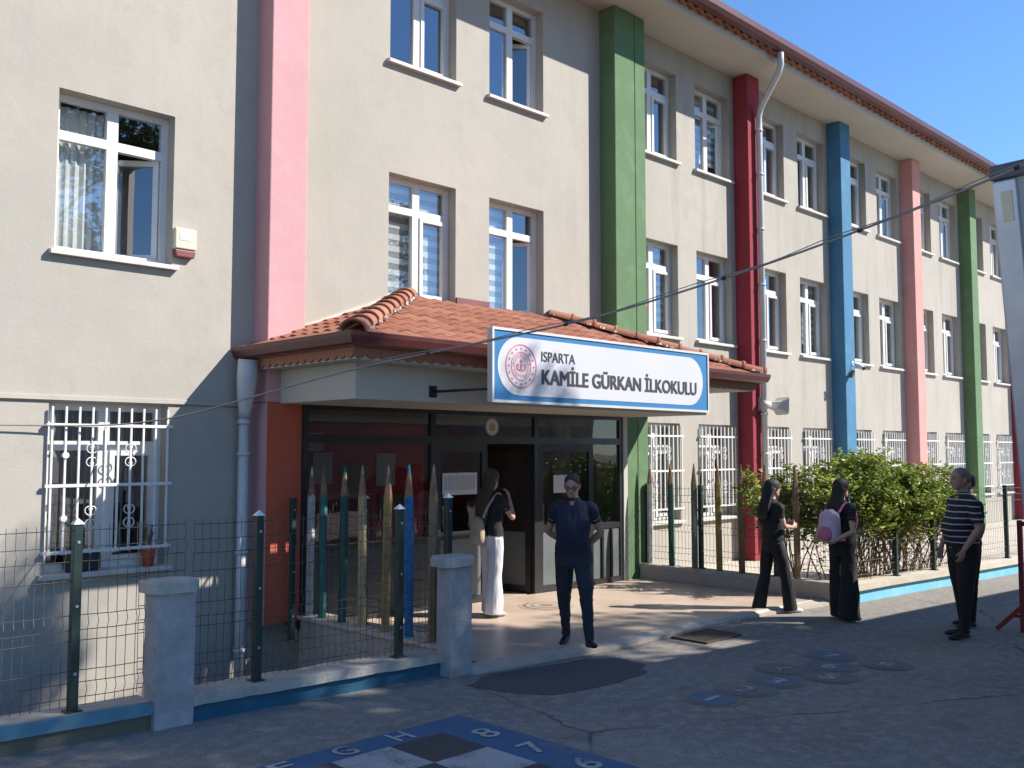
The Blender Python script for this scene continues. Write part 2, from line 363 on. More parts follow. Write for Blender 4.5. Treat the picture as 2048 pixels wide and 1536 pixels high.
# floor drain
gr = empty('floor_drain', (8.7, 5.84, 0), 'rusty square metal drain grating set in the asphalt by the threshold', 'drain grate')
f = MB(); x0, x1, y0, y1 = 8.36, 9.02, 5.60, 6.04
f.box(x0, x1, y0, y0+.04, .002, .022).box(x0, x1, y1-.04, y1, .002, .022).box(x0, x0+.04, y0+.04, y1-.04, .002, .022).box(x1-.04, x1, y0+.04, y1-.04, .002, .022)
f.build('frame', M['iron'], gr); box_obj('pit', (x0+.03, x1-.03, y0+.03, y1-.03, .0005, .003), M['black'], gr)
slat = MB().box(-.012, .012, y0+.04, y1-.04, .004, .018).mesh('slat', M['iron'])
for i in range(14): put('slat', slat, gr, (x0+.065+i*.041, 0, 0))

# ---------------------------------------------------------------- the school building
FY, PY = 9.25, 8.95                      # wall face, pilaster face
Z0, ZT = -1.2, 8.72
bld = empty('school_building', (14, 11, 0), 'long beige three storey school with coloured pilasters and white windows', 'building')
cols = [(3.22, 4.36), (7.10, 8.19), (8.79, 9.86)]
for k in range(7): cols += [(12.02+3.545*k, 13.12+3.545*k), (13.66+3.545*k, 14.74+3.545*k)]
ROWS = [(.83, 2.40), (3.82, 5.36), (6.77, 8.27)]
openings = []
for ci, (a, b) in enumerate(cols):
    for ri, (c, d) in enumerate(ROWS):
        if ri == 0 and ci in (1, 2): continue
        openings.append((a, b, c, d, ci, ri))
ent = (5.74, 11.2, .0, 2.5)
def wall_mesh(x0, x1, z0, z1, ops, y, t):
    xs = sorted({x0, x1, *[o[0] for o in ops], *[o[1] for o in ops]}); zs = sorted({z0, z1, *[o[2] for o in ops], *[o[3] for o in ops]})
    m = MB(); idx = {}
    def V(i, j, k):
        if (i, j, k) not in idx: idx[(i, j, k)] = len(m.v); m.v.append((xs[i], y+k*t, zs[j]))
        return idx[(i, j, k)]
    hole = lambda i, j: any(o[0] <= (xs[i]+xs[i+1])/2 <= o[1] and o[2] <= (zs[j]+zs[j+1])/2 <= o[3] for o in ops)
    H = [[hole(i, j) for j in range(len(zs)-1)] for i in range(len(xs)-1)]
    def F(*q): m.f.append(list(q)); m.mi.append(0); m.sm.append(False)
    for i in range(len(xs)-1):
        for j in range(len(zs)-1):
            if H[i][j]: continue
            F(V(i, j, 0), V(i+1, j, 0), V(i+1, j+1, 0), V(i, j+1, 0)); F(V(i, j, 1), V(i, j+1, 1), V(i+1, j+1, 1), V(i+1, j, 1))
            if i > 0 and H[i-1][j]: F(V(i, j, 0), V(i, j+1, 0), V(i, j+1, 1), V(i, j, 1))
            if i < len(xs)-2 and H[i+1][j]: F(V(i+1, j, 0), V(i+1, j, 1), V(i+1, j+1, 1), V(i+1, j+1, 0))
            if j > 0 and H[i][j-1]: F(V(i, j, 0), V(i, j, 1), V(i+1, j, 1), V(i+1, j, 0))
            if j < len(zs)-2 and H[i][j+1]: F(V(i, j+1, 0), V(i+1, j+1, 0), V(i+1, j+1, 1), V(i, j+1, 1))
    return m
BX0, BX1 = -5, 37.5
wall_mesh(BX0, BX1, Z0, ZT, [o[:4] for o in openings]+[ent], FY, .3).build('wall', M['wall'], bld)
# closed shell behind the facade: side walls, back wall, floors
sh = MB()
sh.box(BX0, BX0+.2, FY+.3, 13.2, Z0, ZT).box(BX1-.2, BX1, FY+.3, 13.2, Z0, ZT).box(BX0, BX1, 13.2, 13.4, Z0, ZT).box(BX0+.2, BX1-.2, FY+.3, 13.2, Z0, Z0+.1)
for z in (2.62, 5.62, 8.5): sh.box(BX0+.2, BX1-.2, FY+.3, 13.2, z, z+.2)
for x in (4.9, 5.2, 10.6, 11.6, 15, 18.6, 22.1, 25.7): sh.box(x, x+.15, FY+.3, 13.2, Z0+.1, ZT-.2)
sh.build('inner_walls', M['interior'], bld)
mo = MB(); mo.extrude([(FY-.03, 2.42), (FY+.01, 2.40), (FY+.01, 2.47), (FY-.025, 2.46)], BX0, 5.27, 'x'); mo.build('string_course', M['wall'], bld)

# pilasters
PIL = [(5.29, 5.75, 'pink', 'pink pilaster beside the entrance'), (11.12, 11.87, 'green', 'wide green pilaster with a joint down its middle'), (14.88, 15.29, 'red', 'dark red pilaster'),
       (18.44, 18.87, 'blue', 'blue pilaster'), (22.0, 22.43, 'coral', 'coral pink pilaster far along the facade'), (25.55, 25.98, 'green', 'green pilaster far along the facade'), (29.1, 29.5, 'red', 'farthest red pilaster')]
for a, b, c, lb in PIL:
    if c == 'green' and a < 12:
        m = MB().box(a, 11.60, PY, FY+.01, -.1, ZT-.004).box(11.615, b, PY+.004, FY+.01, -.1, ZT-.004).box(11.595, 11.62, PY+.03, FY, -.1, ZT-.006)
        o = m.build('pilaster', M[c], bld)
    elif a < 6:
        o = MB().box(a, b, PY, FY+.01, 2.46, ZT-.004).build('pilaster', M[c], bld)
        q = MB(); q.box(a, a+.015, PY+.002, FY+.01, .15, 2.456); q.build('pilaster_side', M[c], o)
        MB().box(a+.0155, b, PY, FY+.01, .15, 2.457).build('shade_tinted_front', M['shade_red'], o)  # pilaster front below the canopy, its shade coloured in as red
    else: o = MB().box(a, b, PY, FY+.01, -.1, ZT-.004).build('pilaster', M[c], bld)
    bevel(o, .012, 2); o['label'] = lb

# windows
FD = .15
def bars(rects, y0, y1):
    m = MB()
    for a, b, c, d in rects: m.box(a, b, y0, y1, c, d)
    return m
cache = {}
def get(key, fn):
    if key not in cache: cache[key] = fn()
    return cache[key]
def win_meshes(w, h, opensash):
    fw_, mw = .065, .055; tz = h-.40; mx = w*.5
    rects = [(0, w, 0, fw_), (0, w, h-fw_, h), (0, fw_, fw_, h-fw_), (w-fw_, w, fw_, h-fw_), (mx-mw, mx+mw, fw_, h-fw_), (fw_, mx-mw, tz-.045, tz+.045), (mx+mw, w-fw_, tz-.045, tz+.045)]
    m = bars(rects, FD, FD+.07)
    if not opensash:                                     # sash profile round the right-hand light
        a, b, c, d = mx+mw, w-fw_, fw_, tz-.045
        for r in ((a, b, c, c+.05), (a, b, d-.05, d), (a, a+.05, c+.05, d-.05), (b-.05, b, c+.05, d-.05)): m.box(r[0], r[1], FD-.018, FD+.04, r[2], r[3])
    fr = m.mesh('window_frame', M['upvc'])
    lights = [(fw_, mx-mw, fw_, tz-.045), (fw_, mx-mw, tz+.045, h-fw_), (mx+mw, w-fw_, tz+.045, h-fw_)]
    if not opensash: lights.append((mx+mw+.05, w-fw_-.05, fw_+.05, tz-.095))
    panes = [MB().add([(a, FD+.035, c), (b, FD+.035, c), (b, FD+.035, d), (a, FD+.035, d)], [(0, 1, 2, 3)]).mesh('pane', M['glass']) for a, b, c, d in lights]
    sl = MB().extrude([(-.07, -.045), (-.07, -.01), (-.06, 0), (FD, .008), (FD, -.045)], -.05, w+.05, 'x').mesh('sill', M['sill'])
    sw, sh_ = w-fw_-(mx+mw), tz-.045-fw_
    sa = bars([(-sw, 0, 0, .055), (-sw, 0, sh_-.055, sh_), (-sw, -sw+.055, .055, sh_-.055), (-.055, 0, .055, sh_-.055)], -.025, .025); sa.cur = 1
    sa.add([(-sw+.055, 0, .055), (-.055, 0, .055), (-.055, 0, sh_-.055), (-sw+.055, 0, sh_-.055)], [(0, 1, 2, 3)])
    return fr, panes, sl, sa.mesh('sash', [M['upvc'], M['glass']]), (w-fw_, fw_)
def zebra(w, h):
    m = MB(); z = 0; i = 0
    while z < h-.01:
        d = min(.075, h-z); m.cur = i % 2; y = 0.004*(i % 2)
        m.add([(0, y, z), (w, y, z), (w, y, z+d), (0, y, z+d)], [(0, 1, 2, 3)]); z += d; i += 1
    return m.mesh('zebra_blind', [M['blind'], M['blind_sheer']])
def curtain(w, h):
    m = MB(); n = 30; pts = [(w*i/n, .018*math.sin(i*1.3)) for i in range(n+1)]
    for i in range(n): m.add([(pts[i][0], pts[i][1], 0), (pts[i+1][0], pts[i+1][1], 0), (pts[i+1][0], pts[i+1][1], h), (pts[i][0], pts[i][1], h)], [(0, 1, 2, 3)], True)
    return m.mesh('curtain', M['blind'])
OPEN = {(0, 1), (2, 1), (2, 2), (4, 2), (8, 2), (10, 2)}
for a, b, c, d, ci, ri in openings:
    w_, h_ = round(b-a, 3), round(d-c, 3); op = (ci, ri) in OPEN
    fr_, panes, sl, sa, hinge = get((w_, h_, op), lambda: win_meshes(w_, h_, op))
    wo = put('window', fr_, bld, (a, FY, c))
    for pm in panes: put('pane', pm, wo, (a, FY, c))
    put('sill', sl, wo, (a, FY, c-.003))
    if op: put('sash', sa, wo, (a+hinge[0], FY+FD+.05, c+hinge[1]), (0, 0, R(-38 if ci < 5 else -30)))
    if (ci, ri) in ((1, 1), (2, 1)): put('blind', get(('z', w_, h_), lambda: zebra(w_-.1, h_-.06)), wo, (a+.05, FY+.27, c+.03), scale=(.48 if ci == 2 else 1, 1, 1))
    elif (ci, ri) == (0, 1): put('blind', get(('c', w_, h_), lambda: curtain(w_*.46, h_-.12)), wo, (a+.04, FY+.30, c+.05))
    elif (ci, ri) in ((0, 0), (1, 2)) : pass
    elif ci > 2 and ri > 0 and random.random() < .6:
        if random.random() < .35:
            hh = random.choice((.35, .55, .8)); put('blind', get(('z', w_, h_, hh), lambda: zebra(w_-.1, h_*hh)), wo, (a+.05, FY+.28, c+h_*(1-hh)-.03)); continue
        fr2 = random.choice((.35, .5, .9)); put('blind', get(('c', w_, h_, fr2), lambda: curtain(w_*fr2, h_-.1)), wo, (a+(.04 if random.random() < .6 else w_*(1-fr2)-.04), FY+.42, c+.05))
# pink paper butterfly stuck on a pane
bt = MB()
for sx in (-1, 1):
    bt.add([(0, 0, 0), (sx*.09, 0, .07), (sx*.10, 0, .0), (sx*.05, 0, -.07)], [(0, 1, 2, 3)])
bt.build('paper_butterfly', M['magenta'], bld, loc=(12.55, FY+FD+.02, 4.33))

# wrought grilles over the ground floor windows
def scroll(m, cx, cz, sx, sz, r=.05):
    pts = []
    for i in range(15):
        t = i/14; ang = math.pi*1.55*t; rr = r*(1-.55*t)
        pts.append((cx+sx*(r*.2+rr*math.sin(ang)), -.045, cz+sz*(.02+r-rr*math.cos(ang))))
    m.tube(pts, .006, 5)
def grille_mesh(w):
    m = MB(); n = 9
    for i in range(n+1):
        x = .02+i*(w-.04)/n; top = 1.53
        m.box(x-.009, x+.009, -.054, -.036, .17, top)
    for z in (.19, .80, 1.36): m.box(-.03, w+.03, -.060, -.030, z-.014, z+.014)
    for z in (.19, 1.36):
        for x in (-.02, w+.02): m.box(x-.012, x+.012, -.04, .02, z-.012, z+.012)
    for zc in (.50, 1.08):
        for k in (3, 6):
            x = .02+k*(w-.04)/n
            for sx in (-1, 1):
                for sz in (-1, 1): scroll(m, x, zc, sx, sz)
        x = .02+(w-.04)/n
        m.tube([(x, -.07, zc), (x, -.03, zc)], .03, 10)
    return m.mesh('window_grille', M['grille'])
for a, b, c, d, ci, ri in openings:
    if ri == 0: put('window_grille', get(('g', round(b-a, 3)), lambda: grille_mesh(b-a)), bld, (a, FY, c))

# eaves: soffit, scalloped trim, gutter, roof
EY = 8.37
box_obj('soffit', (BX0, BX1, EY, FY-.002, ZT, ZT+.07), M['white_wall'], bld)
box_obj('eave_board', (BX0, BX1, EY-.03, EY-.002, ZT-.02, ZT+.16), M['white_wall'], bld)
def scallop(L, n, h0, h1, th=.02):
    """board along +x with a scalloped lower edge"""
    s_ = L/n; front = []; m = MB()
    for i in range(n):
        pts = [(i*s_, 0)]+[(i*s_+s_*t/6, -h1*math.sin(math.pi*t/6)) for t in range(1, 6)]+[((i+1)*s_, 0)]
        poly = [(x, 0, z) for x, z in pts]+[((i+1)*s_, 0, h0), (i*s_, 0, h0)]; k = len(poly)
        m.add(poly+[(x, th, z) for x, y, z in poly], [tuple(range(k)), tuple(range(2*k-1, k-1, -1))]+[(j, j+k, (j+1) % k+k, (j+1) % k) for j in range(k)])
    return m
tl = .26; n_t = int((BX1-3)/tl)
tm = MB(); prof = []
for t in range(9): a = math.pi*t/8; prof.append((.115*math.cos(a)*1.05, .065*math.sin(a)))
inn = [(x*.80, z*.72) for x, z in prof[::-1]]
tm.loft([[(x, 0, z) for x, z in prof+inn], [(x, .34, z+.11) for x, z in prof+inn]], False); tme = tm.mesh('eave_tile', M['tile'])
rf = MB(); rf.extrude([(EY-.10, ZT+.17), (EY-.10, ZT+.20), (12.5, ZT+1.55), (12.5, ZT+1.50)], BX0, BX1, 'x'); roof = rf.build('roof', M['tile'], bld)
for i in range(n_t): put('eave_tile', tme, roof, (3+i*tl, EY-.14, ZT+.055))
gp = [(0, .16), (-.03, .165), (-.04, .13), (-.10, .13), (-.135, .10), (-.15, .16), (-.17, .16), (-.165, .06), (-.12, .0), (-.02, -.02), (0, -.01)]
MB().extrude([(EY-.13+y, ZT+.13+z) for y, z in gp], BX0, BX1, 'x').build('gutter', M['gutter'], bld)

# downpipes
dp = MB(); dp.tube([(14.74, 8.20, 8.98), (14.74, 8.20, 8.62), (14.77, 8.26, 8.50), (15.08, 8.80, 8.10), (15.13, 8.87, 7.98), (15.13, 8.87, 7.8), (15.13, 8.87, .3)], .055, 12)
for z in (7.7, 6.9, 5.9, 4.9, 3.9, 2.6, 1.9): dp.tube([(15.13, 8.87, z-.02), (15.13, 8.87, z+.02)], .066, 12); dp.box(15.12, 15.14, 8.87, 8.96, z-.012, z+.012)
dp.build('downpipe', M['pipe'], bld)
dp = MB(); dp.tube([(5.10, 9.0, 2.90), (5.10, 9.02, 2.70), (5.11, 9.06, 2.52), (5.13, 9.10, 2.38), (5.13, 9.12, 2.30)], [.105, .105, .09, .07, .062], 12)
dp.tube([(5.13, 9.12, 2.33), (5.13, 9.12, -.95)], .055, 12)
for z in (2.25, 1.92, .9, -.1): dp.tube([(5.13, 9.12, z-.02), (5.13, 9.12, z+.02)], .066, 12); dp.box(5.12, 5.14, 9.12, 9.26, z-.012, z+.012)
o = dp.build('downpipe', M['pipe'], bld); o['label'] = 'grey downpipe with a wide hopper under the canopy gutter'
# flashing strip below the window
box_obj('flashing', (8.20, 8.78, FY-.025, FY+.01, 3.78, 3.93), M['maroon_strip'], bld)

# ---------------------------------------------------------------- canopy over the door
cp = empty('canopy', (8.5, 8.1, 2.45), parent=bld)
CX0, CX1, CY0 = 5.45, 11.42, 7.60           # box
RX0, RX1, RY0, RZ0, RZ1 = 5.13, 12.2, 7.19, 2.99, 3.81
o = box_obj('fascia_box', (CX0, CX1, CY0, PY-.003, 2.45, 2.86), M['white_wall'], cp, .008)
run = FY-RY0; h1x = RX0+run*1.09; h2x = RX1-run*1.09
rd = MB(); e = [(RX0, FY, RZ0), (RX0, RY0, RZ0), (RX1, RY0, RZ0), (RX1, FY, RZ0), (h1x, FY, RZ1), (h2x, FY, RZ1)]
low = [(x, y, z-.08) for x, y, z in e[:4]]
rd.add(e+low, [(0, 1, 4), (1, 2, 5, 4), (2, 3, 5), (0, 6, 7, 1), (1, 7, 8, 2), (2, 8, 9, 3), (6, 9, 8, 7), (0, 4, 5, 3, 9, 6)])
rd.build('roof_deck', M['tile'], cp)
# scalloped board and white strip under the gutter
o = scallop(RX1-RX0-.1, 48, .12, .035).build('scalloped_trim', M['tile'], cp, loc=(RX0+.05, RY0+.06, RZ0-.15))
o = scallop(FY-RY0-.10, 15, .12, .035).build('scalloped_trim', M['tile'], cp, loc=(RX0+.06, FY-.01, RZ0-.15), rot=(0, 0, R(-90)))
o = scallop(FY-RY0-.10, 15, .12, .035).build('scalloped_trim', M['tile'], cp, loc=(RX1-.06, RY0+.08, RZ0-.15), rot=(0, 0, R(90)))
box_obj('eave_underside', (RX0+.085, RX1-.085, RY0+.085, FY-.003, RZ0-.19, RZ0-.13), M['white_wall'], cp)
gp2 = [(0, .07), (-.02, .075), (-.085, .08), (-.10, .075), (-.095, .035), (-.07, -.03), (-.03, -.045), (0, -.04)]
gm = MB()
P3 = [(RX0, FY-.02), (RX0, RY0), (RX1, RY0), (RX1, FY-.02)]; offs = [(1, 0), (1, 1), (-1, 1), (-1, 0)]
rings = [[(px-ox*-y_, py-oy*-y_, RZ0-.03+z_) for y_, z_ in gp2] for (px, py), (ox, oy) in zip(P3, offs)]
gm.loft(rings, False); gm.build('gutter', M['gutter'], cp)
# field tiles
def tile_mesh():
    m = MB(); wv, L, th = .232, .36, .018; n = 8
    pr = [(wv*(i/n-.5), .030*max(0, math.sin(math.pi*i/n*1.0))**1.5 if i <= n else 0) for i in range(n+1)]
    pr = [(x, .028*(math.cos(2*math.pi*(i/n)-math.pi)*.5+.5)) for i, (x, _) in enumerate(pr)]
    prof = [(x, z+th) for x, z in pr]+[(x, z) for x, z in pr[::-1]]
    m.loft([[(x, 0, z+.022) for x, z in prof], [(x, L, z) for x, z in prof]], False); return m.mesh('roof_tile', M['tile'])
tmsh = tile_mesh(); rng = random.Random(3)
def field(origin, xdir, ydir, length, depth, fn):
    xdir, ydir = Vector(xdir).normalized(), Vector(ydir).normalized(); zdir = xdir.cross(ydir)
    rot = Matrix((xdir, ydir, zdir)).transposed().to_euler(); rows = int(depth/.285)+1; n = int(length/.225)
    for r_ in range(rows):
        for i in range(n+1):
            x, y = (i+.5)*length/(n+1), r_*.285-.05
            if not fn(x, y+.17): continue
            pnt = Vector(origin)+xdir*x+ydir*y+zdir*(.004+rng.uniform(0, .006))
            put('roof_tile', tmsh, cp, pnt, (rot.x+rng.uniform(-.012, .012), rot.y, rot.z+rng.uniform(-.015, .015)))
sl_f = math.hypot(run, RZ1-RZ0); W_ = RX1-RX0
field((RX0, RY0, RZ0), (1, 0, 0), (0, run, RZ1-RZ0), W_, sl_f-.12, lambda x, y: x > y/sl_f*run*1.09+.03 and x < W_-y/sl_f*run*1.09-.03)
hr = run*1.09; sl_s = math.hypot(hr, RZ1-RZ0)
field((RX0, FY, RZ0), (0, -1, 0), (hr, 0, RZ1-RZ0), run, sl_s-.2, lambda x, y: x < run-y/sl_s*run-.03 and x > .02)
field((RX1, RY0, RZ0), (0, 1, 0), (-hr, 0, RZ1-RZ0), run, sl_s-.2, lambda x, y: x > y/sl_s*run+.03)
# barrel tiles on the hips and along the wall
rm = MB(); pr = [(.12*math.cos(math.pi*t/10), .10*math.sin(math.pi*t/10)) for t in range(11)]; ip = [(x*.86, z*.86-.002) for x, z in pr[::-1]]
rm.loft([[(x*1.08, 0, z*1.08+.012) for x, z in pr+ip], [(x*1.08, .03, z*1.08+.012) for x, z in pr+ip], [(x, .05, z) for x, z in pr+ip], [(x*.9, .36, z*.9) for x, z in pr+ip]], False); rme = rm.mesh('hip_tile', M['tile'])
def barrel(a, b, n):
    a, b = Vector(a), Vector(b); d = (b-a).normalized(); x = d.cross(Vector((0, 0, 1))).normalized(); z = x.cross(d)
    rot = Matrix((x, d, z)).transposed().to_euler(); L = (b-a).length
    for i in range(n): put('hip_tile', rme, cp, a+d*(L*i/n)+z*(.02+rng.uniform(0, .008)), rot)
    m = MB()
    for i in range(n*3):
        s_ = rng.choice((-1, 1)); q = a+d*(L*(i+rng.random())/(n*3))+x*s_*.125+z*.03
        m.obox(Matrix.Translation(q) @ Matrix.Rotation(rng.random()*3, 4, 'Z'), rng.uniform(.012, .03), rng.uniform(.012, .03), .014)
    stuff(m.build('mortar', M['mortar'], cp))
barrel((RX0-.02, RY0-.02, RZ0+.02), (h1x, FY-.05, RZ1+.03), 10)
barrel((RX1+.02, RY0-.02, RZ0+.02), (h2x, FY-.05, RZ1+.03), 10)
box_obj('wall_flashing', (h1x+.1, h2x-.1, FY-.04, FY+.005, RZ1-.10, RZ1-.01), M['maroon_strip'], cp)
fl = MB(); fl.loft([[(RX0+.45, FY-.03, RZ0+.13), (RX0+.45, FY, RZ0+.13), (RX0+.45, FY, RZ0+.24), (RX0+.45, FY-.03, RZ0+.24)], [(h1x-.1, FY-.03, RZ1-.01), (h1x-.1, FY, RZ1-.01), (h1x-.1, FY, RZ1+.08), (h1x-.1, FY-.03, RZ1+.08)]], False)
fl.build('wall_flashing', M['sill'], cp)

# ---------------------------------------------------------------- entrance: glazed screen, doors, hall
GY = 8.95; GZ = .062
hall = MB(); hall.box(5.5, 11.4, FY+.301, 13.19, -.05, .055); hall.build('hall_floor', M['floor'], bld)
box_obj('entrance_jamb', (11.2, 11.29, 8.90, FY-.002, .0, 2.449), M['white_wall'], bld)
MB().box(5.76, 11.19, FY+.302, FY+.5, 2.30, 2.60).build('hall_lintel', M['interior'], bld)
MB().box(5.74, 11.2, GY+.05, FY+.3, -.04, GZ-.003).build('door_step', M['floor'], bld)
ew = MB()
for x in (5.76, 7.555, 9.36, 11.165): ew.box(x-.035, x+.035, GY-.03, GY+.03, GZ, 2.449)
for a, b in ((5.795, 7.52), (7.59, 9.325), (9.395, 11.13)): ew.box(a, b, GY-.028, GY+.028, 2.04, 2.13).box(a, b, GY-.028, GY+.028, 2.40, 2.448)
ew.box(5.795, 7.52, GY-.028, GY+.028, GZ, GZ+.06).box(5.795, 7.52, GY-.028, GY+.028, .86, .92)
ew.box(10.46, 10.52, GY-.028, GY+.028, GZ, 2.04).box(10.52, 11.13, GY-.028, GY+.028, .84, .92).box(10.52, 11.13, GY-.028, GY+.028, GZ, GZ+.08)
screen = ew.build('entrance_screen', M['dark_frame'], bld)
def pane(a, b, c, d, mat='door_glass', y=GY, name='pane', parent=screen): return MB().add([(a, y, c), (b, y, c), (b, y, d), (a, y, d)], [(0, 1, 2, 3)]).build(name, M[mat], parent)
for a, b in ((5.795, 7.52), (7.59, 9.325), (9.395, 11.13)): pane(a, b, 2.13, 2.40)
pane(5.795, 7.52, .92, 2.04); pane(10.52, 11.13, .92, 2.04)
box_obj('kick_panel', (5.795, 7.52, GY-.015, GY+.015, GZ+.06, .86), M['dark_panel'], screen)
kp = MB().box(10.52, 11.13, GY-.012, GY+.012, GZ+.08, .84); kp.build('kick_panel', M['grey_panel'], screen)
for x in (10.73, 10.93): box_obj('kick_bar', (x-.018, x+.018, GY-.04, GY-.013, GZ+.08, .84), M['dark_frame'], screen)
def leaf(name, w_, parent, loc, rotz, handle=1):
    m = MB(); H_ = 1.975
    m.box(0, w_, -.025, .025, 0, .09).box(0, w_, -.025, .025, H_-.10, H_).box(0, .085, -.025, .025, .09, H_-.10).box(w_-.085, w_, -.025, .025, .09, H_-.10).box(.085, w_-.085, -.025, .025, .80, .89)
    o = m.build(name, M['dark_frame'], parent, loc=loc, rot=(0, 0, rotz))
    mt = Matrix.Translation(loc) @ Matrix.Rotation(rotz, 4, 'Z')
    MB().add([(.085, 0, .89), (w_-.085, 0, .89), (w_-.085, 0, H_-.1), (.085, 0, H_-.1)], [(0, 1, 2, 3)]).build('pane', M['door_glass'], o, loc=loc, rot=(0, 0, rotz))
    MB().box(.085, w_-.085, -.012, .012, .09, .80).build('door_panel', M['grey_panel'], o, loc=loc, rot=(0, 0, rotz))
    hx = w_-.045 if handle > 0 else .045
    MB().tube([(hx, -.025, 1.0), (hx, -.075, 1.0), (hx-.1*handle, -.08, 1.0)], .011, 8).build('handle', M['alu'], o, loc=loc, rot=(0, 0, rotz)); return o
leaf('door', .86, bld, (7.595, GY, GZ+.004), 0)
o = leaf('door', .85, bld, (9.32, GY+.03, GZ+.004), R(97)); o['label'] = 'door leaf swung open into the dark hall'
leaf('door', 1.05, bld, (9.40, GY-.002, GZ+.004), R(-4), 1)
# hall fittings: red notice board with pale sheets, framed picture
box_obj('hall_wall', (5.37, 5.75, FY+.31, 13.1, .06, 2.6), M['hall'], bld)
box_obj('hall_wall', (5.76, 10.55, 12.4, 12.5, .06, 2.6), M['hall'], bld)
nb = box_obj('notice_board', (5.85, 8.3, 10.0, 10.06, .75, 2.29), M['board'], bld)
MB().box(8.32, 11.1, 11.6, 11.66, 1.1, 2.29).build('notice_board', M['board'], bld)
for i, (x, z, a, b) in enumerate(((6.1, 1.30, .34, .50), (6.55, 1.55, .28, .38), (6.95, 1.25, .4, .55), (7.5, 1.5, .3, .42), (7.55, 1.05, .42, .34), (6.2, 1.95, .5, .22))): box_obj('pinned_sheet', (x, x+a, 9.98, 9.998, z, z+b), M['paper_print' if i % 2 else 'hall'], nb)
box_obj('hall_cabinet', (8.55, 9.25, 10.6, 11.0, .06, 2.0), M['interior_dark'], bld)
MB().box(5.8, 8.5, 12.9, 13.18, .06, 2.5).build('hall_panelling', M['interior_dark'], bld)
# notices on the glass, rosette on the transom light
no = MB().box(7.70, 8.27, GY-.034, GY-.03, 1.41, 1.68).build('paper_notice', M['paper']); tag(no, 'wide white printed notice taped to the glass of the left door', 'notice')
for k in range(9): box_obj('printed_line', (7.73+k*.058, 7.775+k*.058, GY-.036, GY-.0345, 1.47, 1.645), M['paper_print'], no)
no2 = MB().box(9.68, 10.03, GY-.045, GY-.041, 1.38, 1.62).build('paper_notice', M['paper']); tag(no2, 'small pale notice on the door glass behind the man in navy', 'notice')
ro = empty('rosette_sticker', (8.56, GY-.01, 2.24), 'round white and gold rosette sticker on the glass above the door', 'sticker')
for rr, m, dy in ((.115, 'paper_print', .004), (.095, 'paper', .007), (.055, 'gold', .010)):
    MB().loft([[(8.56+rr*math.cos(a*math.tau/24)*(1+.04*math.cos(a*math.pi)), GY-q, 2.255+rr*math.sin(a*math.tau/24)) for a in range(24)] for q in (dy-.003, dy)], False).build('rosette_disc', M[m], ro)

# ---------------------------------------------------------------- school sign
sg = empty('school_sign', (8.4, 6.8, 2.43), 'long white and blue school name sign box in front of the canopy', 'sign')
SX0, SX1, SY, SZ0, SZ1 = 6.47, 10.21, 6.76, 2.43, 3.165
bevel(MB().box(SX0, SX1, SY+.012, SY+.075, SZ0, SZ1).build('sign_box', M['sign_edge'], sg), .008)
rim = MB(); rim.box(SX0-.004, SX1+.004, SY-.006, SY+.02, SZ0-.004, SZ0+.022).box(SX0-.004, SX1+.004, SY-.006, SY+.02, SZ1-.022, SZ1+.004).box(SX0-.004, SX0+.022, SY-.006, SY+.02, SZ0+.022, SZ1-.022).box(SX1-.022, SX1+.004, SY-.006, SY+.02, SZ0+.022, SZ1-.022)
rim.build('rim', M['sign_edge'], sg)
MB().add([(SX0+.02, SY+.006, SZ0+.02), (SX1-.02, SY+.006, SZ0+.02), (SX1-.02, SY+.006, SZ1-.02), (SX0+.02, SY+.006, SZ1-.02)], [(0, 1, 2, 3)]).build('face', M['sign_blue'], sg)
def stadium(x0, x1, z0, z1, y):
    r = (z1-z0)/2; zc = (z0+z1)/2; pts = [(x0+r+r*math.cos(a), zc+r*math.sin(a)) for a in [math.pi/2+math.pi*t/20 for t in range(21)]]+[(x1-r+r*math.cos(a), zc+r*math.sin(a)) for a in [-math.pi/2+math.pi*t/20 for t in range(21)]]
    return MB().add([(x, y, z) for x, z in pts], [tuple(range(len(pts)))])
stadium(SX0+.075, SX1-.12, SZ0+.075, SZ1-.075, SY+.003).build('white_panel', M['sign_white'], sg)
def sign_text(body, x0, x1, z0, z1, mat, bold):
    me = fit_text(body, x0, x1, z0, z1); m = MB()
    for i, dx in enumerate((-bold, 0, bold) if bold else (0,)):
        for j, dz in enumerate((-bold*.5, bold*.5) if bold else (0,)): m.add([(v.co.x+dx, -.0004*(2*i+j), v.co.y+dz) for v in me.vertices], [tuple(q.vertices) for q in me.polygons])
    bpy.data.meshes.remove(me); return m.build('lettering', mat, sg, loc=(0, SY-.0005, 0))
sign_text('ISPARTA', 7.17, 7.69, 2.868, 2.972, M['sign_text'], .0015)
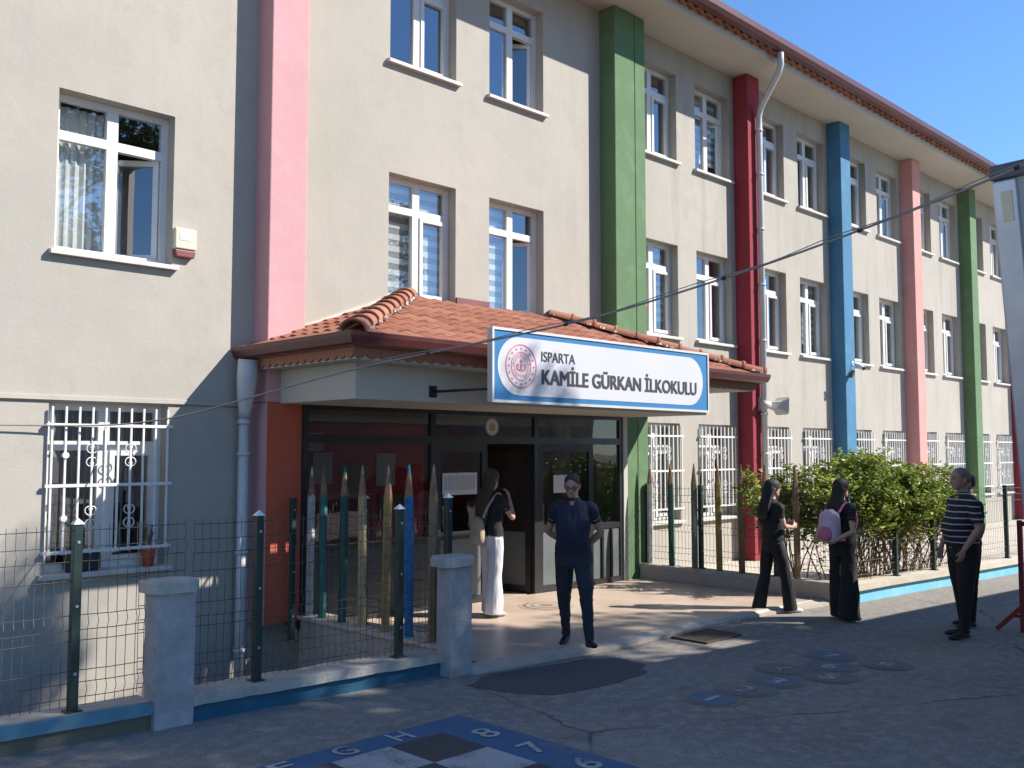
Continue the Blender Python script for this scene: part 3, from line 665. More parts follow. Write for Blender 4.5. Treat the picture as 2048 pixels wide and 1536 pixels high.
# capitals carry dots above: fit main name by its own ink height
sign_text('KAMİLE GÜRKAN İLKOKULU', 7.18, 9.94, 2.634, 2.836, M['sign_text'], .0075)
EXC, EZC = 6.875, 2.80
def ring_(r0, r1, y, mat, name='emblem_ring', n=48):
    m = MB(); vs_ = []
    for i in range(n):
        a = i*math.tau/n
        for r_ in (r0, r1): vs_.append((EXC+r_*math.cos(a), y, EZC+r_*math.sin(a)))
    m.add(vs_, [(2*i, 2*i+1, (2*i+3) % (2*n), (2*i+2) % (2*n)) for i in range(n)]); m.build(name, mat, sg)
ring_(.212, .222, SY-.001, M['emblem']); ring_(.138, .145, SY-.001, M['emblem']); ring_(.094, .099, SY-.001, M['emblem'])
st = MB()
for i in range(16):
    a = i*math.tau/16; cx_, cz_ = EXC+.18*math.cos(a), EZC+.18*math.sin(a); pts = []
    for k in range(10):
        b_ = k*math.tau/10+math.pi/2; r_ = .016 if k % 2 == 0 else .0075; pts.append((cx_+r_*math.cos(b_), SY-.001, cz_+r_*math.sin(b_)))
    st.add(pts, [tuple(range(10))])
st.build('emblem_stars', M['emblem'], sg)
lt = MB(); phrase = 'TÜRKİYE CUMHURİYETİ MİLLÎ EĞİTİM BAKANLIĞI'
for i, ch in enumerate(phrase):
    if ch == ' ': continue
    me = fit_text(ch, -.006, .006, -.010, .010, .01); a = math.radians(245)-math.radians(310)*i/(len(phrase)-1)
    rot = Matrix.Rotation(a-math.pi/2, 2)
    vs_ = [(EXC+.118*math.cos(a)+(rot @ v.co.xy).x, SY-.001, EZC+.118*math.sin(a)+(rot @ v.co.xy).y) for v in me.vertices]
    lt.add(vs_, [tuple(p_.vertices) for p_ in me.polygons]); bpy.data.meshes.remove(me)
lt.build('emblem_lettering', M['emblem'], sg)
bk_ = MB(); y_ = SY-.001
for s_ in (-1, 1):
    bk_.add([(EXC+s_*.004, y_, EZC-.052), (EXC+s_*.066, y_, EZC-.034), (EXC+s_*.066, y_, EZC+.022), (EXC+s_*.056, y_, EZC+.026), (EXC+s_*.056, y_, EZC-.024), (EXC+s_*.004, y_, EZC-.040)], [(0, 1, 2, 3, 4, 5)])
    bk_.add([(EXC+s_*.046, y_, EZC+.028), (EXC+s_*.041, y_, EZC+.028), (EXC+s_*.041, y_, EZC-.016), (EXC+s_*.046, y_, EZC-.016)], [(0, 1, 2, 3)])
bk_.add([(EXC-.010, y_, EZC-.034), (EXC+.010, y_, EZC-.034), (EXC+.014, y_, EZC+.022), (EXC-.014, y_, EZC+.022)], [(0, 1, 2, 3)])
bk_.add([(EXC, y_, EZC+.030), (EXC+.018, y_, EZC+.046), (EXC+.008, y_, EZC+.062), (EXC+.004, y_, EZC+.085), (EXC-.012, y_, EZC+.062), (EXC-.018, y_, EZC+.044)], [(0, 1, 2, 3, 4, 5)])
bk_.build('emblem_torch_and_book', M['emblem'], sg)
for x in (6.42, 8.4, 10.1):
    MB().tube([(x+.1, SY+.07, 2.56), (x, CY0+.01, 2.56)], .014, 8).build('bracket_arm', M['black'], sg); box_obj('bracket_plate', (x-.05, x+.05, CY0-.012, CY0-.001, 2.50, 2.62), M['black'], sg)

# ---------------------------------------------------------------- small fittings on the walls
al = empty('alarm_box', (4.47, FY, 3.92), 'cream alarm box with dark red base on the wall by the upper left window', 'alarm box')
bevel(MB().box(4.355, 4.59, FY-.075, FY-.001, 3.99, 4.21).build('housing', M['plastic_cream'], al), .02, 3)
m = MB(); pts = [(4.36, 3.985), (4.585, 3.985), (4.57, 3.91), (4.375, 3.91)]
m.loft([[(x, FY-.07, z) for x, z in pts], [(x, FY-.001, z) for x, z in pts]], False); bevel(m.build('lens', M['plastic_red'], al), .01)
box_obj('label_plate', (4.40, 4.52, FY-.078, FY-.0755, 4.08, 4.16), M['paper'], al)
hs = empty('horn_loudspeaker', (15.2, 8.85, 2.75), 'grey horn loudspeaker on the red pilaster', 'loudspeaker')
m = MB(); fdir = Vector((.93, -.36, -.06)).normalized(); sx_ = fdir.cross(Vector((0, 0, 1))).normalized(); sz_ = sx_.cross(fdir); base = Vector((15.16, 8.80, 2.76)); rg = []
for t, hw, hh in ((0, .05, .045), (.10, .08, .07), (.20, .12, .09), (.28, .17, .14), (.30, .185, .155), (.295, .165, .135), (.20, .11, .09)):
    rg.append([base+fdir*t+sx_*hw*cxx+sz_*hh*czz for cxx, czz in ((-1, -.8), (-.8, -1), (.8, -1), (1, -.8), (1, .8), (.8, 1), (-.8, 1), (-1, .8))])
m.loft(rg, False); m.build('horn', M['horn'], hs)
MB().tube([base-fdir*.14, base-fdir*.13, base+fdir*.02], [.05, .065, .065], 14).build('driver', M['horn'], hs)
m = MB(); m.tube([(15.10, PY, 2.86), (15.10, 8.84, 2.86), (15.14, 8.80, 2.80)], .012, 6).box(15.07, 15.13, PY-.01, PY-.001, 2.66, 2.90); m.build('bracket', M['pipe'], hs)
cc = empty('security_camera', (18.66, 8.9, 3.6), 'small white security camera on the blue pilaster', 'camera')
m = MB(); d = Vector((-.55, -.75, -.35)).normalized(); b0 = Vector((18.72, 8.78, 3.66)); m.tube([b0-d*.05, b0+d*.14, b0+d*.16], [.045, .045, .04], 12); m.build('camera_body', M['cap'], cc)
m = MB(); m.tube([(18.74, PY, 3.74), (18.74, 8.86, 3.72), b0], .012, 6).box(18.70, 18.78, PY-.012, PY-.001, 3.70, 3.78); m.build('bracket', M['cap'], cc)
MB().tube([b0+d*.16, b0+d*.165], .032, 12).build('lens', M['black'], cc)
m = MB(); m.obox(Matrix.Translation((18.52, 8.86, 3.50)) @ Matrix.Rotation(R(25), 4, 'X'), .05, .02, .08); m.build('floodlight', M['black'], cc)
# sill objects
pot = empty('potted_plant', (4.18, 9.15, .84), 'dried plant in an orange pot on the lower left window sill', 'potted plant')
MB().tube([(4.18, FY-.03, .835), (4.18, FY-.03, .99), (4.18, FY-.03, 1.0)], [.05, .068, .072], 14).build('pot', M['pot'], pot)
m = MB()
for i in range(14):
    a = rng.uniform(0, 6.28); t = rng.uniform(.02, .06); m.tube([(4.18, FY-.03, .99), (4.18+.5*t*math.cos(a), FY-.03+.5*t*math.sin(a), 1.1), (4.18+t*math.cos(a), FY-.03+t*math.sin(a), rng.uniform(1.13, 1.25))], [.010, .012, .003], 5)
m.build('stems', M['cactus'], pot)
bb = MB().box(3.42, 3.72, FY-.045, FY+.10, .842, 1.0); bb = bb.build('window_box', M['black']); bevel(bb, .01); tag(bb, 'black plastic box standing on the barred lower left window sill', 'box')

# ---------------------------------------------------------------- left boundary wall, pillars, mesh fences, pencils
def prism(pts, z0, z1, name, mat, parent=None, bev=0):
    o = MB().loft([[(x, y, z0) for x, y in pts], [(x, y, z1) for x, y in pts]], False).build(name, mat, parent)
    if bev: bevel(o, bev)
    return o
fl_ = lambda x: 6.70-.076*(x-2.27)           # front face of the left wall
def seg(x0, x1, off0, off1): return [(x0, fl_(x0)+off0), (x1, fl_(x1)+off0), (x1, fl_(x1)+off1), (x0, fl_(x0)+off1)]
def rough_edge(o, amp=.008, sc=7):
    bm = bmesh.new(); bm.from_mesh(o.data); bmesh.ops.subdivide_edges(bm, edges=[e for e in bm.edges if e.calc_length() > .25], cuts=24, use_grid_fill=True)
    for v in bm.verts: v.co += Vector((noise.noise(v.co*sc), noise.noise(v.co*sc+Vector((9, 0, 0))), noise.noise(v.co*sc+Vector((0, 9, 0)))))*amp
    bm.to_mesh(o.data); bm.free(); return o
lw = empty('low_wall', (4.5, 6.5, 0), 'low wall with a dark blue painted face between the two grey pillars', 'low wall')
rough_edge(prism(seg(3.36, 5.57, .03, .30), -1.1, .118, 'wall_face', M['blue_base'], lw), .006)
rough_edge(prism(seg(3.36, 5.60, -.01, .30), .121, .197, 'coping', M['concrete'], lw), .009)
lw2 = empty('low_wall', (1, 6.75, 0), 'low khaki wall with a pale blue coping edge left of the pillars', 'low wall')
rough_edge(prism(seg(-6, 3.09, .04, .28), -1.1, .118, 'wall_face', M['khaki_base'], lw2), .006)
rough_edge(prism(seg(-6, 3.09, .012, .05), .105, .192, 'painted_edge', simple('faded_blue_edge', (.10, .21, .27), .85, .2, 6, .4), lw2), .005)
rough_edge(prism(seg(-6, 3.09, .053, .30), .121, .195, 'coping', M['concrete'], lw2), .008)
def pillar(x0, x1, y0, y1, h, capb, label):
    p_ = empty('gate_pillar', ((x0+x1)/2, (y0+y1)/2, 0), label, 'pillar', 'grey boundary pillars')
    o = MB().box(x0, x1, y0, y1, -.05, h).build('shaft', M['pillar'], p_); rough_edge(o, .008, 6); bevel(o, .012)
    a, b, c, d = capb
    pts = [(a, c+.05), (a+.05, c), (b-.06, c), (b, c+.07), (b, d-.05), (b-.05, d), (a+.06, d), (a, d-.06)]
    o = MB().loft([[(x, y, h+.002) for x, y in pts], [(x*1.0, y, h+.07) for x, y in pts], [((x-(a+b)/2)*.93+(a+b)/2, (y-(c+d)/2)*.93+(c+d)/2, h+.085) for x, y in pts]], False).build('cap', M['concrete'], p_); rough_edge(o, .01, 9); return p_
pillar(3.08, 3.37, 6.615, 6.83, .94, (3.03, 3.41, 6.59, 6.90), 'grey concrete pillar with a slab cap at the left')
pillar(5.58, 5.83, 6.34, 6.54, .94, (5.51, 5.87, 6.30, 6.60), 'grey concrete pillar with a slab cap beside the threshold')

def post(x, y, z0, z1, parent, cap=True, r=.03):
    o = MB().box(x-r, x+r, y-r, y+r, z0, z1).box(x-r*1.8, x+r*1.8, y-r*1.8, y+r*1.8, z0-.002, z0+.008).build('post', M['post'], parent); bevel(o, .005)
    for z in (z0+.25, z0+.7, z1-.12): MB().tube([(x, y-r-.006, z), (x, y-r, z)], .011, 8).build('bolt', M['alu'], o)
    if cap:
        m = MB(); e_ = r*1.25; m.add([(x-e_, y-e_, z1+.001), (x+e_, y-e_, z1+.001), (x+e_, y+e_, z1+.001), (x-e_, y+e_, z1+.001), (x, y, z1+.045)], [(3, 2, 1, 0), (0, 1, 4), (1, 2, 4), (2, 3, 4), (3, 0, 4)]); m.build('post_cap', M['cap'], o)
    return o
def wire_panel(a, b, z0, z1, parent, pitch=.058, r=.0026):
    a, b = Vector((*a, 0)), Vector((*b, 0)); L = (b-a).length; d = (b-a)/L; nrm = Vector((d.y, -d.x, 0))
    if nrm.y > 0 and abs(nrm.y) > .3: nrm = -nrm
    H_ = z1-z0; folds = [.06, .42*H_, .80*H_] if H_ > .9 else [.06, .8*H_]
    m = MB(); zs = [0]
    for f_ in folds: zs += [f_, f_+.05, f_+.10]
    zs.append(H_); out = {round(f_+.05, 4) for f_ in folds}
    def off(z): return .028 if round(z, 4) in out else 0
    rg_ = random.Random(int(a.x*100)); n = int(L/pitch)
    for i in range(n+1):
        p0 = a+d*(L*i/n); j = rg_.uniform(-.004, .004); top = rg_.uniform(.0, .006)
        m.tube([p0+d*j*math.sin(z*3+i)+nrm*off(z)+Vector((0, 0, z0+z+(top if z == H_ else 0))) for z in zs], r, 3, False, False, ref=(d.x, d.y, 0))
    hz = []
    for f_ in folds: hz += [f_, f_+.10]
    k = .24
    while k < H_-.1:
        if all(abs(k-q) > .07 for q in hz): hz.append(k)
        k += .2
    hz.append(H_-.03)
    for z in hz: m.tube([a+nrm*(r*1.5)+Vector((0, 0, z0+z)), (a+b)/2+nrm*(r*1.5)+Vector((0, 0, z0+z-.004)), b+nrm*(r*1.5)+Vector((0, 0, z0+z))], r*1.1, 4, False, False)
    return stuff(m.build('wire_panel', M['wire'], parent))
lf = empty('mesh_fence', (3.8, 6.6, .26), 'green wire mesh fence with capped posts along the left wall', 'fence')
lx = [1.27, 2.58, 3.91, 5.21]
for x in lx: post(x, fl_(x)+.12, .198, 1.45, lf)
for a, b in ((-1.5, 1.27), (1.27, 2.58), (2.58, 3.07), (3.38, 3.91), (3.91, 5.21), (5.21, 5.57)): wire_panel((a+.02, fl_(a)+.12), (b-.02, fl_(b)+.12), .225, 1.44, lf)
wire_panel((3.06, fl_(3.06)+.24), (3.39, fl_(3.39)+.24), .225, 1.44, lf)
# ledge along the platform's left side with its fence
led = empty('platform_ledge', (5.86, 7.8, 0), 'pale stone ledge along the left side of the platform', 'ledge')
box_obj('ledge_body', (5.725, 5.975, 6.56, 8.94, -1.1, .168), M['side'], led)
bevel(MB().box(5.69, 6.01, 6.50, 8.945, .17, .21).build('ledge_top', M['marble'], led), .008)
lf2 = empty('mesh_fence', (5.85, 7.8, .21), 'green wire mesh fence running from the pillar to the glass entrance', 'fence')
for y, z in ((6.72, 1.52), (8.0, 1.47)): post(5.87, y, .21, z, lf2)
post(5.50, 8.74, .0, 1.46, lf2, False)
wire_panel((5.87, 6.75), (5.87, 7.97), .24, 1.42, lf2); wire_panel((5.87, 8.03), (5.87, 8.85), .24, 1.42, lf2)
def pencil(x, y, z0, z1, c, tipc, label, lean=(0, 0), r=.042):
    rt_ = empty('pencil_post', (x, y, z0), label, 'pencil post', 'giant pencil posts')
    def hexr(z, rr): return [(x+lean[0]*(z-z0)+rr*math.cos(k*math.tau/6+.3), y+lean[1]*(z-z0)+rr*math.sin(k*math.tau/6+.3), z) for k in range(6)]
    zc, zt = z1-.29, z1-.09
    m = MB(); low = hexr(zc, r); m.loft([hexr(z0, r), hexr((z0+zc)/2, r*1.01), [(q[0], q[1], q[2]-(.03 if k % 2 else 0)) for k, q in enumerate(low)]], False); m.build('shaft', c, rt_)
    m = MB(); m.loft([hexr(zc-.028, r*.985), hexr(zc+.004, r*.95), hexr(zt, r*.42)], False); m.build('sharpened_wood', M['wood'], rt_)
    m = MB(); m.loft([hexr(zt+.001, r*.42), hexr(z1, r*.12)], False); m.build('tip', tipc, rt_); return rt_
PC = {k: simple('pencil_'+k, tuple(q*.62 for q in c), .75, .35, 16, .5) for k, c in dict(white=(.6, .6, .58), teal=(.03, .17, .16), dark_green=(.02, .10, .08), cream=(.52, .40, .20), ochre=(.42, .26, .09), blue=(.02, .20, .46), brown=(.30, .20, .11), grey_green=(.16, .20, .16), mustard=(.34, .25, .07), olive=(.20, .14, .06)).items()}
for i, (y, c, tc, lb) in enumerate(((8.86, 'white', 'white', 'white giant pencil post at the red corner of the entrance'), (8.62, 'teal', 'teal', 'teal giant pencil post next to the white one'), (8.26, 'dark_green', 'teal', 'dark green giant pencil post left of the cream one'),
        (7.92, 'cream', 'cream', 'cream giant pencil post in front of the entrance glass'), (7.54, 'ochre', 'cream', 'ochre giant pencil post between the cream and the blue ones'), (7.18, 'blue', 'blue', 'bright blue giant pencil post on the left ledge'), (6.84, 'brown', 'brown', 'brown giant pencil post beside the papered left door'))):
    pencil(5.79, y, .21, 1.78+.008*i, PC[c], PC[tc], lb, (rng.uniform(-.01, .01), rng.uniform(-.01, .01)))
# right side wall, fence and pencils
rw = empty('low_wall', (11.7, 7.4, 0), 'low bare concrete wall on the right side of the platform', 'low wall')
rough_edge(box_obj('wall_face', (11.62, 11.79, 5.84, 8.94, -.05, .22), M['side'], rw), .005)
rough_edge(box_obj('coping', (11.60, 11.81, 5.80, 8.945, .223, .275), M['concrete'], rw), .006)
rf_ = empty('mesh_fence', (11.74, 7.4, .27), 'green wire mesh fence behind the right row of pencil posts', 'fence')
for y in (9.1-.2, 7.95, 6.75): post(11.76, y, .275, 1.46, rf_, False)
for a, b in ((8.93, 7.98), (7.92, 6.78), (6.72, 5.86)): wire_panel((11.76, a), (11.76, b), .30, 1.43, rf_)
for y, c, tc, lb in ((8.80, 'white', 'white', 'off white giant pencil post nearest the green pilaster'), (8.41, 'dark_green', 'ochre', 'dark green giant pencil post with a reddish cone on the right wall'), (8.01, 'grey_green', 'grey_green', 'grey green giant pencil post on the right wall'),
        (7.60, 'mustard', 'ochre', 'mustard giant pencil post on the right wall'), (7.24, 'olive', 'olive', 'olive brown giant pencil post at the edge of the shrub'), (6.86, 'dark_green', 'dark_green', 'dark giant pencil post half hidden in the shrub leaves'), (6.40, 'brown', 'brown', 'brown giant pencil post between the two dark dressed girls')):
    pencil(11.69, y, .275, 1.77, PC[c], PC[tc], lb, (rng.uniform(-.012, .012), rng.uniform(0, .02)), .045)
kl = lambda x: 5.72-.095*(x-11.84)
kw = empty('low_wall', (16, 5.5, 0), 'low wall painted light blue with a white coping along the right fence', 'low wall')
def kseg(x0, x1, a, b): return [(x0, kl(x0)+a), (x1, kl(x1)+a), (x1, kl(x1)+b), (x0, kl(x0)+b)]
rough_edge(prism(kseg(11.80, 36, .04, .28), -.05, .155, 'wall_face', M['lightblue_base'], kw), .008)
rough_edge(prism(kseg(11.76, 36, -.01, .34), .158, .235, 'coping', M['court'], kw), .009)
kf = empty('mesh_fence', (15, 5.7, .23), 'green wire mesh fence along the light blue wall', 'fence')
kx = [12.05, 13.22, 14.27, 15.45, 16.65, 17.9, 19.2, 20.5]
for x in kx: post(x, kl(x)+.17, .235, 1.40, kf, False)
for a, b in zip(kx, kx[1:]): wire_panel((a+.03, kl(a)+.17), (b-.03, kl(b)+.17), .26, 1.38, kf)

# ---------------------------------------------------------------- shrub behind the right fence
def leaves(m, pts, size, rg, droop=.3):
    for q in pts:
        a = rg.uniform(0, math.tau); u = Vector((math.cos(a), math.sin(a), rg.uniform(-.7, .7))).normalized(); v_ = u.cross(Vector((rg.uniform(-1, 1), rg.uniform(-1, 1), rg.uniform(.2, 1)))).normalized()
        s_ = size*rg.uniform(.6, 1.3); q = Vector(q); k = u.cross(v_)*s_*.12
        m.add([q-u*s_*.5, q+v_*s_*.24+k, q+u*s_*.5, q-v_*s_*.24+k], [(0, 1, 2), (0, 2, 3)])
def shrub(loc, lx_, ly, h, n, label, seed, crown_from=.50):
    rg = random.Random(seed); rt_ = empty('shrub', (loc[0], loc[1], .05), label, 'shrub', 'shrubs behind the right fence'); x0, y0 = loc
    tw = MB(); tips = []
    for i in range(n):
        bx, by = x0+rg.uniform(-lx_, lx_)*.85, y0+rg.uniform(-ly, ly)*.7; pnt = Vector((bx, by, .04)); pts = [pnt.copy()]; d_ = Vector((rg.uniform(-.25, .25), rg.uniform(-.25, .25), 1)); hh = h*rg.uniform(.78, 1.0)*(1-.10*abs((bx-x0)/lx_)**2)
        st_ = 7
        for k in range(st_):
            d_ += Vector((rg.uniform(-.35, .35), rg.uniform(-.35, .35), .1)); pnt = pnt+d_.normalized()*hh/st_; pts.append(pnt.copy())
            if k > 2:
                for _ in range(6):
                    e_ = pnt+Vector((rg.uniform(-.28, .28), rg.uniform(-.26, .26), rg.uniform(-.10, .17))); tw.tube([pnt, (pnt+e_)/2+Vector((0, 0, .02)), e_], [.004, .003, .0015], 3, False, False); tips.append((pnt, e_))
        tw.tube(pts, [.012*(1-.09*k) for k in range(len(pts))], 4, False, False)
    for i in range(n*7):                                  # bare interlaced twigs low down
        q = Vector((x0+rg.uniform(-lx_, lx_), y0+rg.uniform(-ly, ly), rg.uniform(.1, h*.6))); e_ = q+Vector((rg.uniform(-.25, .25), rg.uniform(-.2, .2), rg.uniform(-.1, .25))); tw.tube([q, (q+e_)/2+Vector((.02, 0, .03)), e_], [.004, .003, .002], 3, False, False)
    stuff(tw.build('twigs', M['twig'], rt_))
    lm = MB(); pts = []
    for a, b in tips:
        dens = 20 if b.z > h*crown_from else 5
        if b.z <= h*crown_from and rg.random() < .4: continue
        for _ in range(dens): pts.append(a.lerp(b, rg.uniform(.3, 1.1))+Vector((rg.gauss(0, .045), rg.gauss(0, .045), rg.gauss(0, .04))))
    leaves(lm, pts, .085, rg); stuff(lm.build('foliage', M['leaf'], rt_))
    dm = MB(); leaves(dm, [(x0+rg.uniform(-lx_, lx_), y0+rg.uniform(-ly, ly), rg.uniform(.12, h*.55)) for _ in range(n*9)], .06, rg); stuff(dm.build('dry_leaves', M['leaf_dry'], rt_))
shrub((12.25, 6.7), .32, .42, 1.62, 9, 'thin shrub with open twigs around the dark pencil post', 11, .62)
shrub((13.0, 6.18), .74, .36, 1.84, 42, 'dense green shrub above the girl with the pink backpack', 12)
shrub((14.35, 6.03), .70, .32, 1.66, 38, 'green shrub with bare lower twigs left of the man in stripes', 13, .60)

# ---------------------------------------------------------------- overhead cable and its pole
ca = [(-3, 9.19, 2.2), (1.5, 9.19, 2.175), (2.8, 9.19, 2.18), (3.5, 9.14, 2.185), (3.88, 8.95, 2.21), (4.15, 8.45, 2.28), (4.42, 7.73, 2.43), (4.75, 6.53, 2.645), (5.09, 5.32, 2.80), (5.38, 4.47, 2.935), (5.70, 3.47, 3.17), (5.88, 2.75, 3.36), (5.97, 1.96, 3.56), (6.0, 1.2, 3.78), (6.05, 0, 4.12), (6.1, -2.3, 4.9)]
def catmull(P, k=6):
    P = [Vector(q) for q in P]; o_ = []
    for i in range(len(P)-1):
        a, b, c, d = P[max(i-1, 0)], P[i], P[i+1], P[min(i+2, len(P)-1)]
        for t in range(k):
            t /= k; o_.append(.5*((2*b)+(c-a)*t+(2*a-5*b+4*c-d)*t*t+(3*b-a-3*c+d)*t*t*t))
    return o_+[P[-1]]
cb = empty('overhead_cable', (4.75, 6.5, 2.64), 'grey overhead cable sagging across the facade from upper right to left wall', 'cable')
cpts = catmull(ca); MB().tube(cpts, .0075, 6).build('cable_line', M['cable'], cb)
m = MB(); i0 = len(cpts)//2; m.tube([q+Vector((0, 0, .016+.01*math.sin(i*.9))) for i, q in enumerate(cpts) if q.y < 6.6], .0035, 5)
m.build('support_wire', M['cable'], cb)
for k in range(i0, len(cpts)-2, 7): MB().tube([cpts[k], cpts[k]+(cpts[k+1]-cpts[k]).normalized()*.03], .013, 6).build('cable_tie', M['black'], cb)
po = empty('utility_pole', (6.1, -2.35, 0), 'tall grey utility pole beside the yard holding the cable', 'pole')
MB().tube([(6.1, -2.35, -.1), (6.1, -2.35, 7.5)], [.13, .09], 12).build('shaft', M['concrete'], po)
MB().box(5.7, 6.5, -2.28, -2.22, 4.86, 4.94).build('crossarm', M['iron'], po)

# ---------------------------------------------------------------- lorry at the right edge
tk = empty('box_lorry', (12.5, .4, 0), 'tall grey box lorry with an aluminium corner post at the right edge', 'lorry')
ang = R(-6); LM = Matrix.Translation((6.83, 2.25, 0)) @ Matrix.Rotation(ang, 4, 'Z') 
def lorry(name, b, mat, bev=0):
    o = MB().box(*b).build(name, mat, tk, loc=LM.to_translation(), rot=LM.to_euler()); 
    if bev: bevel(o, bev)
    return o
TL, TH, TB = 11.5, 3.79, 1.05
RK = .36
def raked(name, x0, x1, y0, y1, z0, z1, mat, bev=0, both=False):
    sh = lambda z: RK*(TH-z)/(TH-TB); x1b = x1+sh(z0) if both else x1; x1t = x1+sh(z1) if both else x1
    o = MB().add([(x0+sh(z0), y0, z0), (x1b, y0, z0), (x1b, y1, z0), (x0+sh(z0), y1, z0), (x0+sh(z1), y0, z1), (x1t, y0, z1), (x1t, y1, z1), (x0+sh(z1), y1, z1)],
        [(0, 3, 2, 1), (4, 5, 6, 7), (0, 1, 5, 4), (1, 2, 6, 5), (2, 3, 7, 6), (3, 0, 4, 7)]).build(name, mat, tk, loc=LM.to_translation(), rot=LM.to_euler())
    if bev: bevel(o, bev)
    return o
raked('cargo_box', .03, TL, -2.45, -.02, TB, TH, M['truck'], .01)
raked('corner_post', 0, .09, -.16, .0, TB, TH-.02, M['alu'], .015, True)
raked('corner_post', 0, .09, -2.47, -2.31, TB, TH-.02, M['alu'], .015, True)
lorry('roof_rail', (-.01, TL, -2.49, .012, TH-.015, TH+.09), simple('roof_rail', (.10, .10, .105), .6, .15, 4, .1), .02)
lorry('side_rail', (RK+.02, TL, -.02, .008, TB-.08, TB+.06), M['alu'], .01)
lorry('chassis', (.3, TL+1.8, -1.7, -.75, .65, TB-.085), M['black'])
lorry('cab', (TL+.15, TL+2.0, -2.4, -.05, .5, 3.0), simple('cab_paint', (.5, .5, .52), .3, .05, 3, 0), .12)
for x in (1.6, 2.7, TL+1.0):
    for y in (-.18, -2.28):
        wq = MB(); wq.tube([(x, y-.14, .5), (x, y-.12, .5), (x, y+.12, .5), (x, y+.14, .5)], [.42, .5, .5, .42], 24); wo = wq.build('wheel', M['rubber'], tk, loc=LM.to_translation(), rot=LM.to_euler())
        MB().tube([(x, y-.15, .5), (x, y+.15, .5)], .26, 16).build('rim', M['alu'], wo, loc=LM.to_translation(), rot=LM.to_euler())
raked('mark_plate', -.006, -.001, -.13, -.06, TH-.30, TH-.10, M['plastic_cream'], 0, True)

# red metal stand at the right edge
rs = empty('red_stand', (11.35, 3.5, 0), 'dark red metal stand with a slanted leg at the right edge', 'stand')
def rbar(a, b, name, r=.024):
    a, b = Vector(a), Vector(b); d_ = (b-a); q = d_.to_track_quat('Z', 'Y').to_matrix().to_4x4(); q.translation = (a+b)/2
    o = MB().obox(q, r, r, d_.length/2).build(name, M['redmetal'], rs); bevel(o, .004); return o
rbar((11.33, 3.56, 0), (11.33, 3.56, 1.2), 'upright'); rbar((11.23, 3.80, .02), (11.34, 3.50, .34), 'leg'); rbar((11.33, 3.585, .30), (11.70, 3.0, .30), 'crossbar'); rbar((11.33, 3.585, 1.16), (11.70, 3.0, 1.16), 'crossbar'); rbar((11.70, 3.0, 0), (11.70, 3.0, 1.2), 'upright'); rbar((11.30, 3.64, .17), (11.42, 3.42, .17), 'crossbar', .016)

# ---------------------------------------------------------------- shade trees beyond the lorry, out of frame
def tree(x, y, h, crown, seed, label, nleaf=15000, base=.45):
    rg = random.Random(seed); rt_ = empty('yard_tree', (x, y, 0), label, 'tree', 'yard trees beside the lorry')
    tk_ = MB(); tk_.tube([(x, y, -.1), (x+.1, y, h*.25), (x-.05, y+.1, h*.5), (x, y, h*.8)], [.26, .2, .14, .05], 10)
    cl = []
    for i in range(26):
        a = rg.uniform(0, math.tau); z = h*rg.uniform(base, .97); rr = crown*math.sqrt(max(.05, 1-((z/h-(base+1)/2)/((1-base)/1.9))**2))*rg.uniform(.35, .95)
        c = Vector((x+rr*math.cos(a), y+rr*math.sin(a), z)); cl.append((c, rg.uniform(.55, 1.0)*crown*.42)); s0 = Vector((x, y, max(h*.25, z-rr*.8)))
        tk_.tube([s0, s0.lerp(c, .5)+Vector((0, 0, .15)), c], [.06, .04, .015], 5)
    tk_.build('trunk', M['bark'], rt_)
    lm = MB(); pts = []
    for _ in range(nleaf):
        c, r_ = rg.choice(cl); v_ = Vector((rg.gauss(0, 1), rg.gauss(0, 1), rg.gauss(0, .8))); pts.append(c+v_.normalized()*r_*rg.random()**.45)
    leaves(lm, pts, .17, rg); stuff(lm.build('crown', M['tree_leaf'], rt_))
TREES = [(7.4, -3.4, 12.2, 2.6, 21, 'leafy tree nearest the camera behind the lorry tail'), (11.4, -3.2, 12.9, 2.9, 22, 'leafy tree beside the middle of the lorry'), (13.8, -3.3, 13.9, 2.0, 24, 'tallest narrow tree behind the lorry'), (16.4, -3.7, 12.4, 2.0, 23, 'leafy tree beside the front of the lorry')]
for t in TREES: tree(*t)

# ---------------------------------------------------------------- people
def cloth(name, c, rough=.85, var=.18):
    return simple(name, c, rough, var, 9, .25, .004)
SK = dict(skin=simple('skin_light', (.47, .27, .19), .5, .08, 14, .1, .002), tan=simple('skin_tan', (.36, .20, .135), .5, .08, 14, .1, .002),
    navy=cloth('navy_polo', (.010, .013, .032)), jeans=cloth('dark_jeans', (.014, .018, .026)), black=cloth('black_cloth', (.010, .010, .011)), tee=cloth('black_tee', (.012, .011, .013)),
    white=cloth('white_trousers', (.56, .54, .55), .8, .06), dark=cloth('dark_trousers', (.009, .009, .010)), shoe=cloth('black_shoe', (.012, .011, .011), .5), sneaker=cloth('white_sneaker', (.55, .53, .52), .6, .08), grey_shoe=cloth('grey_sneaker', (.33, .31, .30), .6, .1))
def hair_mat(name, c):
    n = NT(name); v = n.coord((40, 40, 3)); f = n.noise(v, 2.2, 4, .6)
    n.col(n.ramp(f, [(.3, tuple(x*.6 for x in c)), (.7, tuple(x*1.5 for x in c))])); n.rough(.7); n.bump(f, .5, .01); return n.m
HM = dict(black=hair_mat('black_hair', (.010, .009, .009)), brown=hair_mat('brown_hair', (.055, .032, .018)), dark=hair_mat('dark_hair', (.022, .016, .012)), grey=hair_mat('grey_hair', (.16, .14, .125)))
